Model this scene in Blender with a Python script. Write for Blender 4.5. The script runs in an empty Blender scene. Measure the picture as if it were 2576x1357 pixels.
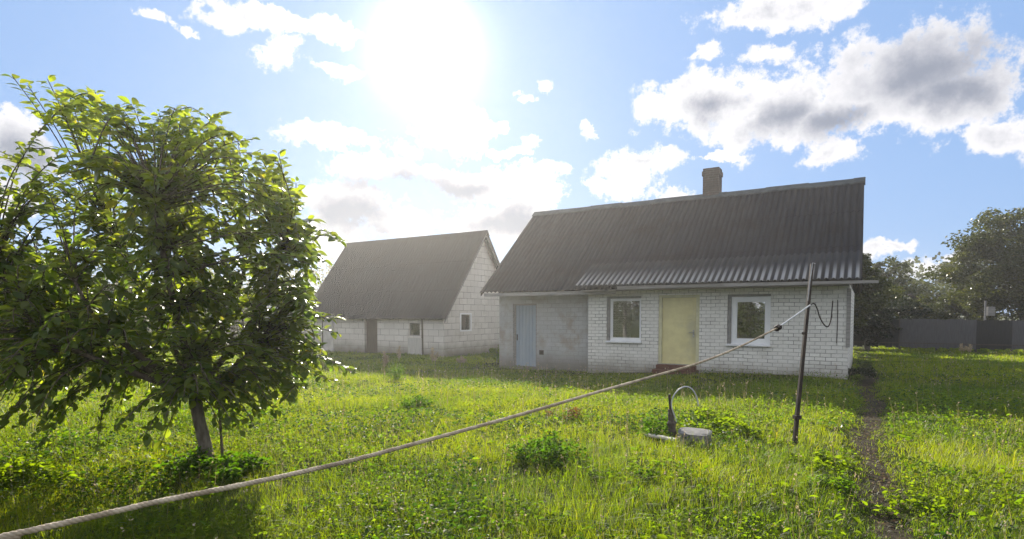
import bpy, math, random
import numpy as np
from mathutils import Vector, Matrix
R = math.radians
random.seed(7); RNG = np.random.default_rng(11)
scene = bpy.context.scene
col = scene.collection

# ------------------------------------------------------------------ camera, sky, sun, exposure
FPX, PCY, PITCH, CAMH = 1451.0, 855.8, -0.044, 1.558      # in a 2576 px wide frame
cam_d = bpy.data.cameras.new('camera'); cam = bpy.data.objects.new('camera', cam_d); col.objects.link(cam)
cam.location = (0, 0, CAMH); cam.rotation_euler = (math.pi / 2 + PITCH, 0, 0)
cam_d.sensor_width = 36; cam_d.lens = 36 * FPX / 2576; cam_d.shift_y = (PCY - 678.5) / 2576
cam_d.clip_start = .05; cam_d.clip_end = 3000
scene.camera = cam
SUN_AZ, SUN_EL = R(-8.3), R(24.0)            # azimuth measured from +Y towards +X
sun_dir = Vector((math.sin(SUN_AZ) * math.cos(SUN_EL), math.cos(SUN_AZ) * math.cos(SUN_EL), math.sin(SUN_EL)))
sd = bpy.data.lights.new('sun', 'SUN'); sd.energy = 5.0; sd.angle = R(.5); sd.color = (1, .93, .80)
so = bpy.data.objects.new('sun', sd); col.objects.link(so)
so.rotation_euler = (-sun_dir).to_track_quat('-Z', 'Y').to_euler(); so.location = sun_dir * 50
vs = scene.view_settings
vs.view_transform = 'Standard'; vs.look = 'None'; vs.exposure = 1.05; vs.gamma = 1; vs.use_curve_mapping = False
cy = scene.cycles
cy.max_bounces = 7; cy.diffuse_bounces = 3; cy.glossy_bounces = 3; cy.transmission_bounces = 5; cy.volume_bounces = 0
cy.transparent_max_bounces = 6; cy.caustics_reflective = False; cy.caustics_refractive = False
cy.use_denoising = True; cy.sample_clamp_indirect = 6

def ray(px, py):
    Y = -(py - PCY) / FPX; c, s = math.cos(PITCH), math.sin(PITCH)
    return Vector(((px - 1288) / FPX, c - Y * s, s + Y * c))
def at(px, py, d):
    r = ray(px, py); return Vector((0, 0, CAMH)) + r * (d / r.y)

class NT:
    def __init__(s, tree): s.t = tree; s.n = tree.nodes; s.l = tree.links
    def node(s, ty, **kw):
        n = s.n.new(ty)
        for k, v in kw.items(): setattr(n, k, v)
        return n
    def put(s, sock, v):
        if isinstance(v, bpy.types.NodeSocket): s.l.new(v, sock)
        elif v is not None: sock.default_value = v
    def math(s, op, a, b=None, c=None, clamp=False):
        n = s.node('ShaderNodeMath', operation=op, use_clamp=clamp)
        s.put(n.inputs[0], a); s.put(n.inputs[1], b); s.put(n.inputs[2], c); return n.outputs[0]
    def vmath(s, op, a, b=None, c=None):
        n = s.node('ShaderNodeVectorMath', operation=op)
        s.put(n.inputs[0], a); s.put(n.inputs[1], b); s.put(n.inputs[2], c)
        return n.outputs[1] if op in ('LENGTH', 'DOT_PRODUCT', 'DISTANCE') else n.outputs[0]
    def mix(s, f, a, b, bt='MIX'):
        n = s.node('ShaderNodeMix', data_type='RGBA', blend_type=bt)
        s.put(n.inputs[0], f); s.put(n.inputs[6], c4(a)); s.put(n.inputs[7], c4(b)); return n.outputs[2]
    def ramp(s, v, a, b, lo=0., hi=1.):
        n = s.node('ShaderNodeMapRange', interpolation_type='SMOOTHSTEP')
        s.put(n.inputs[0], v); n.inputs[1].default_value = a; n.inputs[2].default_value = b
        n.inputs[3].default_value = lo; n.inputs[4].default_value = hi; return n.outputs[0]
    def noise(s, vec, scale, detail=4, rough=.55, out=0, dist=0.):
        n = s.node('ShaderNodeTexNoise'); s.put(n.inputs['Vector'], vec)
        n.inputs['Scale'].default_value = scale; n.inputs['Detail'].default_value = detail
        n.inputs['Roughness'].default_value = rough; n.inputs['Distortion'].default_value = dist; return n.outputs[out]
    def comb(s, x, y, z):
        n = s.node('ShaderNodeCombineXYZ'); s.put(n.inputs[0], x); s.put(n.inputs[1], y); s.put(n.inputs[2], z); return n.outputs[0]
    def sep(s, v):
        n = s.node('ShaderNodeSeparateXYZ'); s.put(n.inputs[0], v); return n.outputs
def c4(c):
    if isinstance(c, tuple) and len(c) == 3: return (*c, 1)
    return c

# --- the sky: Nishita atmosphere, a bright aureole round the sun, and clouds laid out by azimuth and elevation
world = bpy.data.worlds.new('World'); scene.world = world; world.use_nodes = True
w = NT(world.node_tree); w.n.clear()
sky = w.node('ShaderNodeTexSky', sky_type='NISHITA'); sky.sun_disc = False
sky.sun_elevation = SUN_EL; sky.sun_rotation = SUN_AZ; sky.air_density = 1.0; sky.dust_density = .25; sky.ozone_density = 1.6
dirv = w.vmath('NORMALIZE', w.node('ShaderNodeTexCoord').outputs['Generated'])
sx, sy, sz = w.sep(dirv)
az = w.math('ARCTAN2', sx, sy); el = w.math('ARCSINE', sz)
p2 = w.comb(az, el, 0.0)
n1 = w.noise(dirv, 5.5, 9, .60, out=1); n2 = w.noise(dirv, 22, 6, .6, out=1)
warp = w.vmath('ADD', w.vmath('MULTIPLY', w.vmath('SUBTRACT', n1, (.5, .5, .5)), (.16, .10, 0)),
               w.vmath('MULTIPLY', w.vmath('SUBTRACT', n2, (.5, .5, .5)), (.05, .035, 0)))
pw = w.vmath('ADD', p2, warp)
BL = [(600,30,95,40),(700,62,115,38),(805,75,70,40),(700,140,55,36),(850,190,62,16),(380,28,44,14),(470,68,20,11),
 (50,380,120,80),(30,490,90,70),(70,305,45,22),(820,352,135,28),(1245,318,24,13),(1130,330,80,62),(1030,378,55,22),
 (1000,430,160,34),(860,515,110,58),(1200,470,150,45),(990,580,90,42),(1250,560,110,52),(1330,500,45,24),(830,590,90,44),
 (1383,228,25,20),(1325,250,15,10),(1455,322,21,16),(1320,375,24,13),(1228,400,26,11),(1290,396,32,10),(1350,432,46,13),
 (1240,452,27,15),(1345,481,32,9),(1575,425,58,48),(1540,455,62,18),(1640,388,62,18),(1700,480,58,20),(1800,378,80,10),
 (1970,22,200,50),(1640,260,52,48),(1770,250,130,68),(1920,275,160,95),(1797,138,32,24),(1940,150,62,28),(2010,330,90,45),
 (2110,387,58,30),(2290,175,285,125),(2350,240,310,100),(2520,200,120,80),(2540,330,120,50),(2180,210,160,85),
 (2350,665,62,26),(2250,617,38,12),(2440,640,60,28),(2195,640,44,16),(2700,300,150,90),(-120,420,150,90),(2650,80,60,20)]
TH = [(2330,165,200,82),(2420,215,170,60),(1010,470,140,34),(880,550,100,52),(1140,485,120,30),(1250,560,80,36),(60,400,110,56),
      (1960,300,60,30),(940,600,60,36),(2100,300,60,30),(1800,270,50,20)]
def blobs(lst, P):
    out = None
    for (bx, by, rx, ry) in lst:
        a0, e0 = (lambda r: (math.atan2(r.x, r.y), math.asin(r.z)))(ray(bx, by).normalized())
        a1, _ = (lambda r: (math.atan2(r.x, r.y), 0))(ray(bx + rx, by).normalized())
        _, e1 = (lambda r: (0, math.asin(r.z)))(ray(bx, by - ry).normalized())
        ia, ie = 1 / abs(a1 - a0), 1 / abs(e1 - e0)
        small = rx < 68 and ry < 50
        if small: ia, ie = ia / 1.75, ie / 1.75
        L = w.vmath('LENGTH', w.vmath('MULTIPLY_ADD', P, (ia, ie, 0), (-a0 * ia, -e0 * ie, 0)))
        if small: L = w.math('ADD', L, .34)
        out = L if out is None else w.math('SMOOTH_MIN', out, L, .12)
    return w.math('SUBTRACT', 1.0, out)
dens = blobs(BL, pw); thick = blobs(TH, pw)
fb = w.noise(dirv, 13, 8, .62); fb2 = w.noise(w.vmath('MULTIPLY', dirv, (1, 1, 2.2)), 3.4, 8, .6)
dens = w.math('ADD', dens, w.math('ADD', w.math('MULTIPLY', w.math('SUBTRACT', fb, .43), 1.9), w.math('MULTIPLY', w.math('SUBTRACT', w.noise(dirv, 50, 6, .7), .5), 1.5)))
# the half of the sky behind the photographer: broken sunlit cumulus, unseen, its cover and brightness raised to light the walls
back = w.ramp(w.math('ABSOLUTE', az), R(58), R(75))
dens_b = w.math('MULTIPLY', w.math('SUBTRACT', fb2, .43), 5.0)
densf = w.math('ADD', w.math('MULTIPLY', dens, w.math('SUBTRACT', 1.0, back)), w.math('MULTIPLY', dens_b, back))
alpha = w.ramp(densf, -.08, .38)
grey = w.math('MULTIPLY', w.ramp(w.math('ADD', thick, w.math('MULTIPLY', w.math('SUBTRACT', fb, .5), 1.5)), -.75, .80), .90)
sdot = w.vmath('DOT_PRODUCT', dirv, tuple(sun_dir))
sang = w.math('ARCCOSINE', w.math('MINIMUM', sdot, .999999))
g1 = w.math('EXPONENT', w.math('MULTIPLY', w.math('POWER', w.math('DIVIDE', sang, R(1.35)), 1.0), -1.0))
g2 = w.math('EXPONENT', w.math('MULTIPLY', sang, -1 / R(12)))
SKY = .07
base = w.vmath('SCALE', sky.outputs[0]); w.n[-1].inputs[3].default_value = SKY
pale = w.mix(.88, base, (.150, .245, .425))
ccol = w.mix(w.math('MAXIMUM', w.math('MULTIPLY', grey, w.math('SUBTRACT', 1.0, back)), w.math('MULTIPLY', w.ramp(dens, .3, 1.1), w.ramp(w.noise(dirv, 21, 6, .6), .38, .66, 0, .45))), w.mix(back, (.50, .49, .50), (.58, .565, .55)), (.125, .14, .18))
mixed = w.mix(w.math('MULTIPLY', alpha, .95), pale, ccol)
glow = w.math('ADD', w.math('MULTIPLY', g1, 5.0), w.math("MULTIPLY", g2, .06))
gv = w.vmath('MULTIPLY', w.comb(glow, glow, glow), (1, .98, .94))
tot = w.vmath('ADD', mixed, gv)
bg = w.node('ShaderNodeBackground'); w.put(bg.inputs[0], tot); bg.inputs[1].default_value = 1.0
wo = w.node('ShaderNodeOutputWorld'); w.l.new(bg.outputs[0], wo.inputs[0])
world.cycles.sampling_method = 'MANUAL'; world.cycles.sample_map_resolution = 1024

# ------------------------------------------------------------------ materials
def newmat(name):
    m = bpy.data.materials.new(name); m.use_nodes = True; t = NT(m.node_tree); t.n.clear()
    out = t.node('ShaderNodeOutputMaterial'); return m, t, out
def principled(t, out, colr, rough=.8, spec=.3, bump=None, bd=.01, bs=1., metal=0.):
    p = t.node('ShaderNodeBsdfPrincipled'); t.put(p.inputs['Base Color'], c4(colr)); t.put(p.inputs['Roughness'], rough)
    p.inputs['Specular IOR Level'].default_value = spec; p.inputs['Metallic'].default_value = metal
    if bump is not None:
        b = t.node('ShaderNodeBump'); b.inputs['Strength'].default_value = bs; b.inputs['Distance'].default_value = bd
        t.put(b.inputs['Height'], bump); t.l.new(b.outputs[0], p.inputs['Normal'])
    t.l.new(p.outputs[0], out.inputs[0]); return p
def obj_co(t): return t.node('ShaderNodeTexCoord').outputs['Object']
def mat_noise(name, a, b, scale=4, rough=.85, stretch=(1, 1, 1), bd=.01, spec=.25, metal=0., lo=.35, hi=.65, c=None):
    m, t, o = newmat(name); v = t.vmath('MULTIPLY', obj_co(t), stretch)
    n = t.noise(v, scale, 6, .6); cc = t.mix(t.ramp(n, lo, hi), a, b)
    if c is not None: cc = t.mix(t.ramp(t.noise(v, scale * .23, 4, .6), .52, .7), cc, c)
    principled(t, o, cc, rough, spec, t.noise(v, scale * 5, 4, .6), bd, .6, metal); return m
def mat_brick(name, bw, bh, mortar, brick_a, brick_b, mort_c, stain, bump=.01, stain_lo=.55, plaster=0.):
    m, t, o = newmat(name); co = obj_co(t); x, y, z = t.sep(co)
    wob = t.vmath('SCALE', t.vmath('SUBTRACT', t.noise(co, 2.5, 3, .5, out=1), (.5, .5, .5))); t.n[-1].inputs[3].default_value = .035
    v = t.vmath('ADD', t.comb(t.math('ADD', x, y), z, 0.0), wob)
    b = t.node('ShaderNodeTexBrick'); t.put(b.inputs['Vector'], v); b.offset = .5
    b.inputs['Color1'].default_value = c4(brick_a); b.inputs['Color2'].default_value = c4(brick_b); b.inputs['Mortar'].default_value = c4(mort_c)
    b.inputs['Scale'].default_value = 1; b.inputs['Mortar Size'].default_value = mortar; b.inputs['Mortar Smooth'].default_value = .25
    b.inputs['Bias'].default_value = -.1; b.inputs['Brick Width'].default_value = bw; b.inputs['Row Height'].default_value = bh
    c = b.outputs[0]; fac = b.outputs[1]
    n = t.noise(co, 1.3, 6, .65); n2 = t.noise(co, 28, 5, .65)
    missing = t.ramp(t.noise(co, 1.7, 3, .6), .40, .58)           # paint and mortar worn unevenly
    c = t.mix(t.math('MULTIPLY', missing, .55), c, t.mix(.6, brick_a, brick_b))
    if plaster: c = t.mix(t.ramp(t.noise(co, .9, 5, .6), .5 - plaster, .62 - plaster), brick_a, c); 
    c = t.mix(t.math('MULTIPLY', t.ramp(n, stain_lo, stain_lo + .22), .75), c, stain)
    low = t.ramp(t.math('ADD', z, t.math('MULTIPLY', n, .7)), .0, .75, .85, 0)   # soil splashed up the foot of the wall
    c = t.mix(low, c, (.15, .135, .10)); drip = t.noise(t.vmath('MULTIPLY', co, (9, 9, .7)), 1., 4, .6); c = t.mix(t.math('MULTIPLY', t.ramp(drip, .56, .74), t.ramp(z, .9, 2.4, .08, .5)), c, stain)
    c = t.mix(t.ramp(n2, .3, .8, .0, .35), c, tuple(v_ * .7 for v_ in brick_b))
    h = t.math('SUBTRACT', t.math('MULTIPLY', n2, .25), fac)
    principled(t, o, c, .9, .15, h, bump, .8); return m
def leafmat(name, a, b, trans=.5, tcol=None, gl=.12, rough=.35, attr=True):
    """two-sided leaf: diffuse + translucent + a waxy reflection; the tint attribute picks the leaf's own hue"""
    m, t, o = newmat(name)
    at_ = t.node('ShaderNodeAttribute', attribute_name='tint'); f = t.sep(at_.outputs['Vector'])
    c = t.mix(f[0], a, b); c = t.mix(f[1], c, (.15, .115, .04))
    tc = t.mix(1.0, c, tcol or (2.2, 2.0, .7), 'MULTIPLY')
    d = t.node('ShaderNodeBsdfDiffuse'); t.put(d.inputs[0], c)
    tr = t.node('ShaderNodeBsdfTranslucent'); t.put(tr.inputs[0], tc)
    ms = t.node('ShaderNodeMixShader'); ms.inputs[0].default_value = trans
    t.l.new(d.outputs[0], ms.inputs[1]); t.l.new(tr.outputs[0], ms.inputs[2])
    g = t.node('ShaderNodeBsdfGlossy'); g.inputs['Roughness'].default_value = rough; g.inputs[0].default_value = (1, 1, 1, 1)
    fr = t.node('ShaderNodeFresnel'); fr.inputs[0].default_value = 1.42
    m2 = t.node('ShaderNodeMixShader'); t.put(m2.inputs[0], t.math('MULTIPLY', fr.outputs[0], gl * 5, clamp=True))
    t.l.new(ms.outputs[0], m2.inputs[1]); t.l.new(g.outputs[0], m2.inputs[2]); t.l.new(m2.outputs[0], o.inputs[0]); return m

M = {}
M['brick'] = mat_brick('white_painted_brick', .26, .105, .0085, (.79, .78, .74), (.65, .635, .60), (.20, .195, .185), (.42, .40, .36), .012, .58)
M['annex'] = mat_brick('whitewashed_render', .30, .15, .007, (.46, .47, .48), (.38, .385, .39), (.30, .30, .29), (.30, .25, .19), .006, .48, .1)
M['block'] = mat_brick('pale_block', .60, .29, .012, (.68, .65, .61), (.56, .53, .50), (.22, .20, .19), (.44, .40, .35), .02, .55)
M['chimney'] = mat_brick('red_brick', .25, .077, .010, (.13, .095, .085), (.095, .075, .068), (.16, .15, .14), (.075, .07, .068), .01, .42)
M['yellow'] = mat_noise('yellow_door_paint', (.68, .62, .32), (.60, .54, .28), 3, .55, bd=.003, c=(.46, .43, .27))
M['yellow_trim'] = mat_noise('yellow_frame_paint', (.58, .56, .36), (.48, .46, .30), 5, .65, bd=.004)
M['bluedoor'] = mat_noise('blue_door_paint', (.26, .32, .385), (.32, .37, .42), 3, .6, (1, 1, .3), .004)
M['step'] = mat_noise('red_brown_step', (.11, .045, .03), (.07, .03, .02), 6, .8)
M['white'] = mat_noise('white_plastic', (.78, .79, .80), (.70, .71, .73), 2, .35, bd=.001, spec=.5)
M['greytrim'] = mat_noise('weathered_timber', (.30, .29, .28), (.20, .195, .19), 9, .9, (.2, 3, 3), .004)
M['darktimber'] = mat_noise('dark_timber', (.055, .045, .038), (.09, .075, .06), 8, .9, (3, 3, .3), .006)
M['rendergrey'] = mat_noise('grey_reveal', (.22, .22, .22), (.16, .16, .155), 10, .95)
M['roof_rear'] = mat_noise('dark_felt', (.045, .047, .05), (.07, .072, .075), 2, .9)
M['metal'] = mat_noise('rusty_steel', (.025, .021, .02), (.05, .035, .03), 14, .6, metal=.3, bd=.002)
M['bright_metal'] = mat_noise('bare_metal', (.45, .45, .45), (.3, .3, .3), 20, .35, metal=.8, bd=.001)
M['concrete'] = mat_noise('old_concrete', (.21, .20, .19), (.13, .125, .12), 9, .95, bd=.006, c=(.13, .14, .09))
M['board'] = mat_noise('bleached_board', (.55, .51, .44), (.40, .37, .31), 8, .85, (1, 5, 5), .004)
M['hose'] = mat_noise('pale_hose', (.50, .51, .51), (.4, .4, .4), 12, .4, bd=.001)
M['rope'] = mat_noise('frayed_rope', (.52, .44, .33), (.30, .24, .17), 14, .95, bd=.002, c=(.20, .16, .12))
M['bark'] = mat_noise('bark', (.15, .12, .095), (.075, .062, .05), 12, .95, (2, 2, .5), .02)
M['limebark'] = mat_noise('pale_bark', (.24, .21, .18), (.12, .10, .08), 10, .95, (2, 2, .6), .015)
M['birchbark'] = mat_noise('grey_bark', (.2, .19, .17), (.1, .09, .08), 8, .95, (1, 1, .4), .02)
M['slate'] = mat_noise('pale_slate', (.48, .47, .45), (.38, .37, .36), 2, .8, (4, .4, .4), .02)
M['glass'], _t, _o = newmat('window_glass')
_g = _t.node('ShaderNodeBsdfGlossy'); _g.inputs[0].default_value = (.95, .97, 1, 1); _g.inputs['Roughness'].default_value = .015
_b = _t.node('ShaderNodeBump'); _b.inputs['Strength'].default_value = .05; _b.inputs['Distance'].default_value = .02
_t.put(_b.inputs['Height'], _t.noise(obj_co(_t), 1.6, 1, .5)); _t.l.new(_b.outputs[0], _g.inputs['Normal'])
_tp = _t.node('ShaderNodeBsdfTransparent'); _tp.inputs[0].default_value = (.8, .84, .84, 1)
_ms = _t.node('ShaderNodeMixShader'); _ms.inputs[0].default_value = .27
_t.l.new(_tp.outputs[0], _ms.inputs[1]); _t.l.new(_g.outputs[0], _ms.inputs[2]); _t.l.new(_ms.outputs[0], _o.inputs[0])
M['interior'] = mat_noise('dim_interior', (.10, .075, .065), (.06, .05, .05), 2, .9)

def corrugated(name, a, b, lichen, eave=None):
    m, t, o = newmat(name); co = obj_co(t); x, y, z = t.sep(co)
    st = t.noise(t.vmath('MULTIPLY', co, (7, .5, .5)), 1.6, 6, .65)       # rain streaks run down the slope
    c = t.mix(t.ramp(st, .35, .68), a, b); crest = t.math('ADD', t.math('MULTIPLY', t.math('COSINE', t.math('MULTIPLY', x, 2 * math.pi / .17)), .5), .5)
    c = t.mix(t.math('MULTIPLY', crest, .25 if name[:4] != 'barn' else .0), c, (.055, .057, .065))
    pat = t.noise(co, .8, 6, .65); c = t.mix(t.math('MULTIPLY', t.ramp(pat, .45, .7), .7), c, lichen)
    sp = t.noise(co, 34, 4, .7); c = t.mix(t.ramp(sp, .60, .76, 0, .4 if name[:4] != 'barn' else .08), c, (.12, .12, .12))
    if eave:                                                               # rain-washed sheet ends, with corrugation shading painted in as paler crests
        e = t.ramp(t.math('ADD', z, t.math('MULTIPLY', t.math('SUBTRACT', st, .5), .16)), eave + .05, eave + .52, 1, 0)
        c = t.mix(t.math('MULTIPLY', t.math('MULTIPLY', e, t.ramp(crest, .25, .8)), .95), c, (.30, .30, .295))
    principled(t, o, c, .92, .12, sp if name[:4] != 'barn' else None, .004, .5); return m
M['roof'] = corrugated('mossy_corrugated_sheet', (.011, .012, .017), (.022, .023, .029), (.017, .014, .014))
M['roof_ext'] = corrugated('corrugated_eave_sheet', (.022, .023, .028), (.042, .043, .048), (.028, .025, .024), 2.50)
M['roof_barn'] = corrugated('barn_sheet', (.014, .016, .021), (.022, .025, .031), (.017, .017, .019))
def soil():
    m, t, o = newmat('soil_and_thatch'); co = obj_co(t)
    n = t.noise(co, 1.1, 6, .6); f = t.noise(co, 45, 5, .7)
    c = t.mix(t.ramp(n, .35, .65), (.026, .042, .008), (.040, .055, .012)); c = t.mix(t.ramp(f, .4, .75), c, (.05, .038, .018))
    principled(t, o, c, 1, .05, f, .03, 1.); return m
M['ground'] = soil()
M['path'] = mat_noise('trodden_soil', (.024, .020, .013), (.055, .044, .030), 7, 1, bd=.02, c=(.05, .045, .03), spec=.05)
M['fence'] = {}
for k_, (a_, b_) in {'grey': ((.10, .10, .11), (.065, .065, .072)), 'dark': ((.035, .035, .038), (.024, .024, .026)), 'brown': ((.055, .05, .048), (.035, .032, .03))}.items():
    M['fence'][k_] = mat_noise('fence_board_' + k_, a_, b_, 5, .95, (9, 9, .5), .008)
M['grass'] = leafmat('grass_blade', (.028, .052, .003), (.098, .110, .003), .66, (4.8, 4.9, .8), .008, .5)
M['weed'] = leafmat('weed_leaf', (.024, .052, .006), (.070, .092, .006), .60, (4.8, 5.1, .8), .012, .5)
M['appleleaf'] = leafmat('fruit_tree_leaf', (.045, .078, .018), (.115, .135, .022), .64, (4.6, 4.3, 1.0), .08, .32)
M['farleaf'] = leafmat('distant_leaf', (.034, .050, .016), (.080, .095, .026), .35, (1.9, 1.7, .6), .03, .45)
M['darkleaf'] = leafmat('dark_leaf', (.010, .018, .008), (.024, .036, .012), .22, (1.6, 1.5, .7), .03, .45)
M['dry'] = leafmat('dry_seed_head', (.40, .32, .21), (.52, .43, .30), .35, (1.2, 1.1, .9), .02, .6)
M['litter'] = leafmat('fallen_leaf', (.10, .065, .035), (.26, .19, .11), .2, (1.1, 1, .8), .02, .6)
M['rust'] = leafmat('rusty_leaf', (.16, .07, .022), (.30, .17, .04), .4, (1.4, 1.2, .8), .04, .5)

# ------------------------------------------------------------------ object helpers
def tag(o, label=None, cat=None, group=None, kind=None):
    if label: o['label'] = label
    if cat: o['category'] = cat
    if group: o['group'] = group
    if kind: o['kind'] = kind
    return o
def empty(name, loc=(0, 0, 0), rz=0., label=None, cat=None, group=None):
    o = bpy.data.objects.new(name, None); col.objects.link(o); o.location = loc; o.rotation_euler = (0, 0, rz); o.empty_display_size = .2
    return tag(o, label, cat, group)
class MB:
    def __init__(s): s.v = []; s.f = []
    def add(s, v, f): k = len(s.v); s.v += [tuple(p) for p in v]; s.f += [tuple(i + k for i in q) for q in f]; return s
    def box(s, x0, x1, y0, y1, z0, z1):
        return s.add([(x0,y0,z0),(x1,y0,z0),(x1,y1,z0),(x0,y1,z0),(x0,y0,z1),(x1,y0,z1),(x1,y1,z1),(x0,y1,z1)],
                     [(0,3,2,1),(4,5,6,7),(0,1,5,4),(1,2,6,5),(2,3,7,6),(3,0,4,7)])
    def prism(s, poly, y0, y1, axis='y'):
        n = len(poly); P = (lambda a, y, z: (a, y, z)) if axis == 'y' else (lambda a, y, z: (y, a, z))
        v = [P(a, y0, z) for a, z in poly] + [P(a, y1, z) for a, z in poly]
        return s.add(v, [tuple(range(n - 1, -1, -1)), tuple(range(n, 2 * n))] + [(i, (i + 1) % n, (i + 1) % n + n, i + n) for i in range(n)])
    def tube(s, pts, r, seg=8, cap=True):
        pts = [Vector(p) for p in pts]; rr = r if isinstance(r, (list, tuple)) else [r] * len(pts); vv = []; prev = None
        for i, p in enumerate(pts):
            t = (pts[min(i + 1, len(pts) - 1)] - pts[max(i - 1, 0)]).normalized()
            if prev is None: a = t.orthogonal().normalized()
            else: a = (prev - t * prev.dot(t)).normalized()
            prev = a; b = t.cross(a)
            for k in range(seg):
                an = 2 * math.pi * k / seg; vv.append(p + (a * math.cos(an) + b * math.sin(an)) * rr[i])
        ff = [(i * seg + k, i * seg + (k + 1) % seg, (i + 1) * seg + (k + 1) % seg, (i + 1) * seg + k) for i in range(len(pts) - 1) for k in range(seg)]
        if cap: ff += [tuple(range(seg - 1, -1, -1)), tuple((len(pts) - 1) * seg + k for k in range(seg))]
        return s.add(vv, ff)
    def build(s, name, mat, parent=None, smooth=False, bevel=0.):
        me = bpy.data.meshes.new(name); me.from_pydata(s.v, [], s.f); me.update()
        if smooth: me.polygons.foreach_set('use_smooth', [True] * len(me.polygons))
        me.materials.append(mat); o = bpy.data.objects.new(name, me); col.objects.link(o)
        if parent: o.parent = parent
        if bevel: b = o.modifiers.new('bevel', 'BEVEL'); b.width = bevel; b.segments = 2; b.limit_method = 'ANGLE'
        return o
def np_mesh(name, V, faces3, faces4, mat, parent=None, tint=None, smooth=False):
    """mesh from numpy arrays; tint is an (n,2) per-vertex variation"""
    me = bpy.data.meshes.new(name); V = np.asarray(V, np.float32)
    n3, n4 = len(faces3), len(faces4)
    me.vertices.add(len(V)); me.vertices.foreach_set('co', V.ravel())
    li = np.concatenate([np.asarray(faces3, np.int32).ravel(), np.asarray(faces4, np.int32).ravel()])
    me.loops.add(len(li)); me.loops.foreach_set('vertex_index', li)
    ls = np.concatenate([np.arange(n3, dtype=np.int32) * 3, 3 * n3 + np.arange(n4, dtype=np.int32) * 4])
    me.polygons.add(n3 + n4); me.polygons.foreach_set('loop_start', ls)
    if smooth: me.polygons.foreach_set('use_smooth', np.ones(n3 + n4, bool))
    me.update(calc_edges=True)
    if tint is not None:
        a = me.attributes.new('tint', 'FLOAT_VECTOR', 'POINT')
        a.data.foreach_set('vector', np.concatenate([tint, np.zeros((len(tint), 1))], 1).astype(np.float32).ravel())
    me.materials.append(mat); o = bpy.data.objects.new(name, me); col.objects.link(o)
    if parent: o.parent = parent
    return o

# leaf template: 11 points along x (length 1), folded at the midrib and drooping towards the tip
def leaf_template(wd=.5, fold=.12, droop=.35):
    T = [(0, 0, 0)]
    for x, h in ((.22, .36), (.5, .5), (.78, .33)):
        zc = -droop * x * x
        T += [(x, h * wd, zc + fold * h), (x, 0, zc), (x, -h * wd, zc + fold * h)]
    T += [(1, 0, -droop)]
    F3 = [(0, 2, 1), (0, 3, 2), (7, 8, 10), (8, 9, 10)]
    F4 = [(1, 2, 5, 4), (2, 3, 6, 5), (4, 5, 8, 7), (5, 6, 9, 8)]
    return np.array(T, float), np.array(F3), np.array(F4)
def small_template(wd=.5, fold=.15):
    return np.array([(0, 0, 0), (.45, wd * .5, fold * .4), (1, 0, -.08), (.45, -wd * .5, fold * .4)], float), np.array([(0, 2, 1), (0, 3, 2)]), np.zeros((0, 4), int)
def scatter(tmpl, pos, dirs, up, size):
    """place the template at each pos, x along dirs, z towards up"""
    T, F3, F4 = tmpl; n, k = len(pos), len(T)
    d = dirs / (np.linalg.norm(dirs, axis=1, keepdims=True) + 1e-9)
    s = np.cross(up, d); s /= (np.linalg.norm(s, axis=1, keepdims=True) + 1e-9); u = np.cross(d, s)
    sz = np.asarray(size).reshape(-1, 1, 1) * np.ones((n, 1, 1))
    V = pos[:, None, :] + sz * (T[None, :, 0:1] * d[:, None] + T[None, :, 1:2] * s[:, None] + T[None, :, 2:3] * u[:, None])
    off = (np.arange(n) * k)[:, None, None]
    f3 = (F3[None] + off).reshape(-1, 3) if len(F3) else np.zeros((0, 3), int)
    f4 = (F4[None] + off).reshape(-1, 4) if len(F4) else np.zeros((0, 4), int)
    return V.reshape(-1, 3), f3, f4, k
def rand_dir(n, zmin=-1., zmax=1.):
    z = RNG.uniform(zmin, zmax, n); a = RNG.uniform(0, 2 * np.pi, n); r = np.sqrt(np.maximum(0, 1 - z * z))
    return np.stack([r * np.cos(a), r * np.sin(a), z], 1)

# smooth value noise on the plane
_G = np.random.default_rng(3).random((64, 64))
def vnoise(x, y, sc):
    x = np.asarray(x, float) / sc; y = np.asarray(y, float) / sc
    xi = np.floor(x).astype(int); yi = np.floor(y).astype(int); fx = x - xi; fy = y - yi
    fx = fx * fx * (3 - 2 * fx); fy = fy * fy * (3 - 2 * fy)
    g = lambda i, j: _G[i % 64, j % 64]
    return (g(xi, yi) * (1 - fx) + g(xi + 1, yi) * fx) * (1 - fy) + (g(xi, yi + 1) * (1 - fx) + g(xi + 1, yi + 1) * fx) * fy
def sstep(v, a, b): t = np.clip((np.asarray(v, float) - a) / (b - a), 0, 1); return t * t * (3 - 2 * t)
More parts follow.
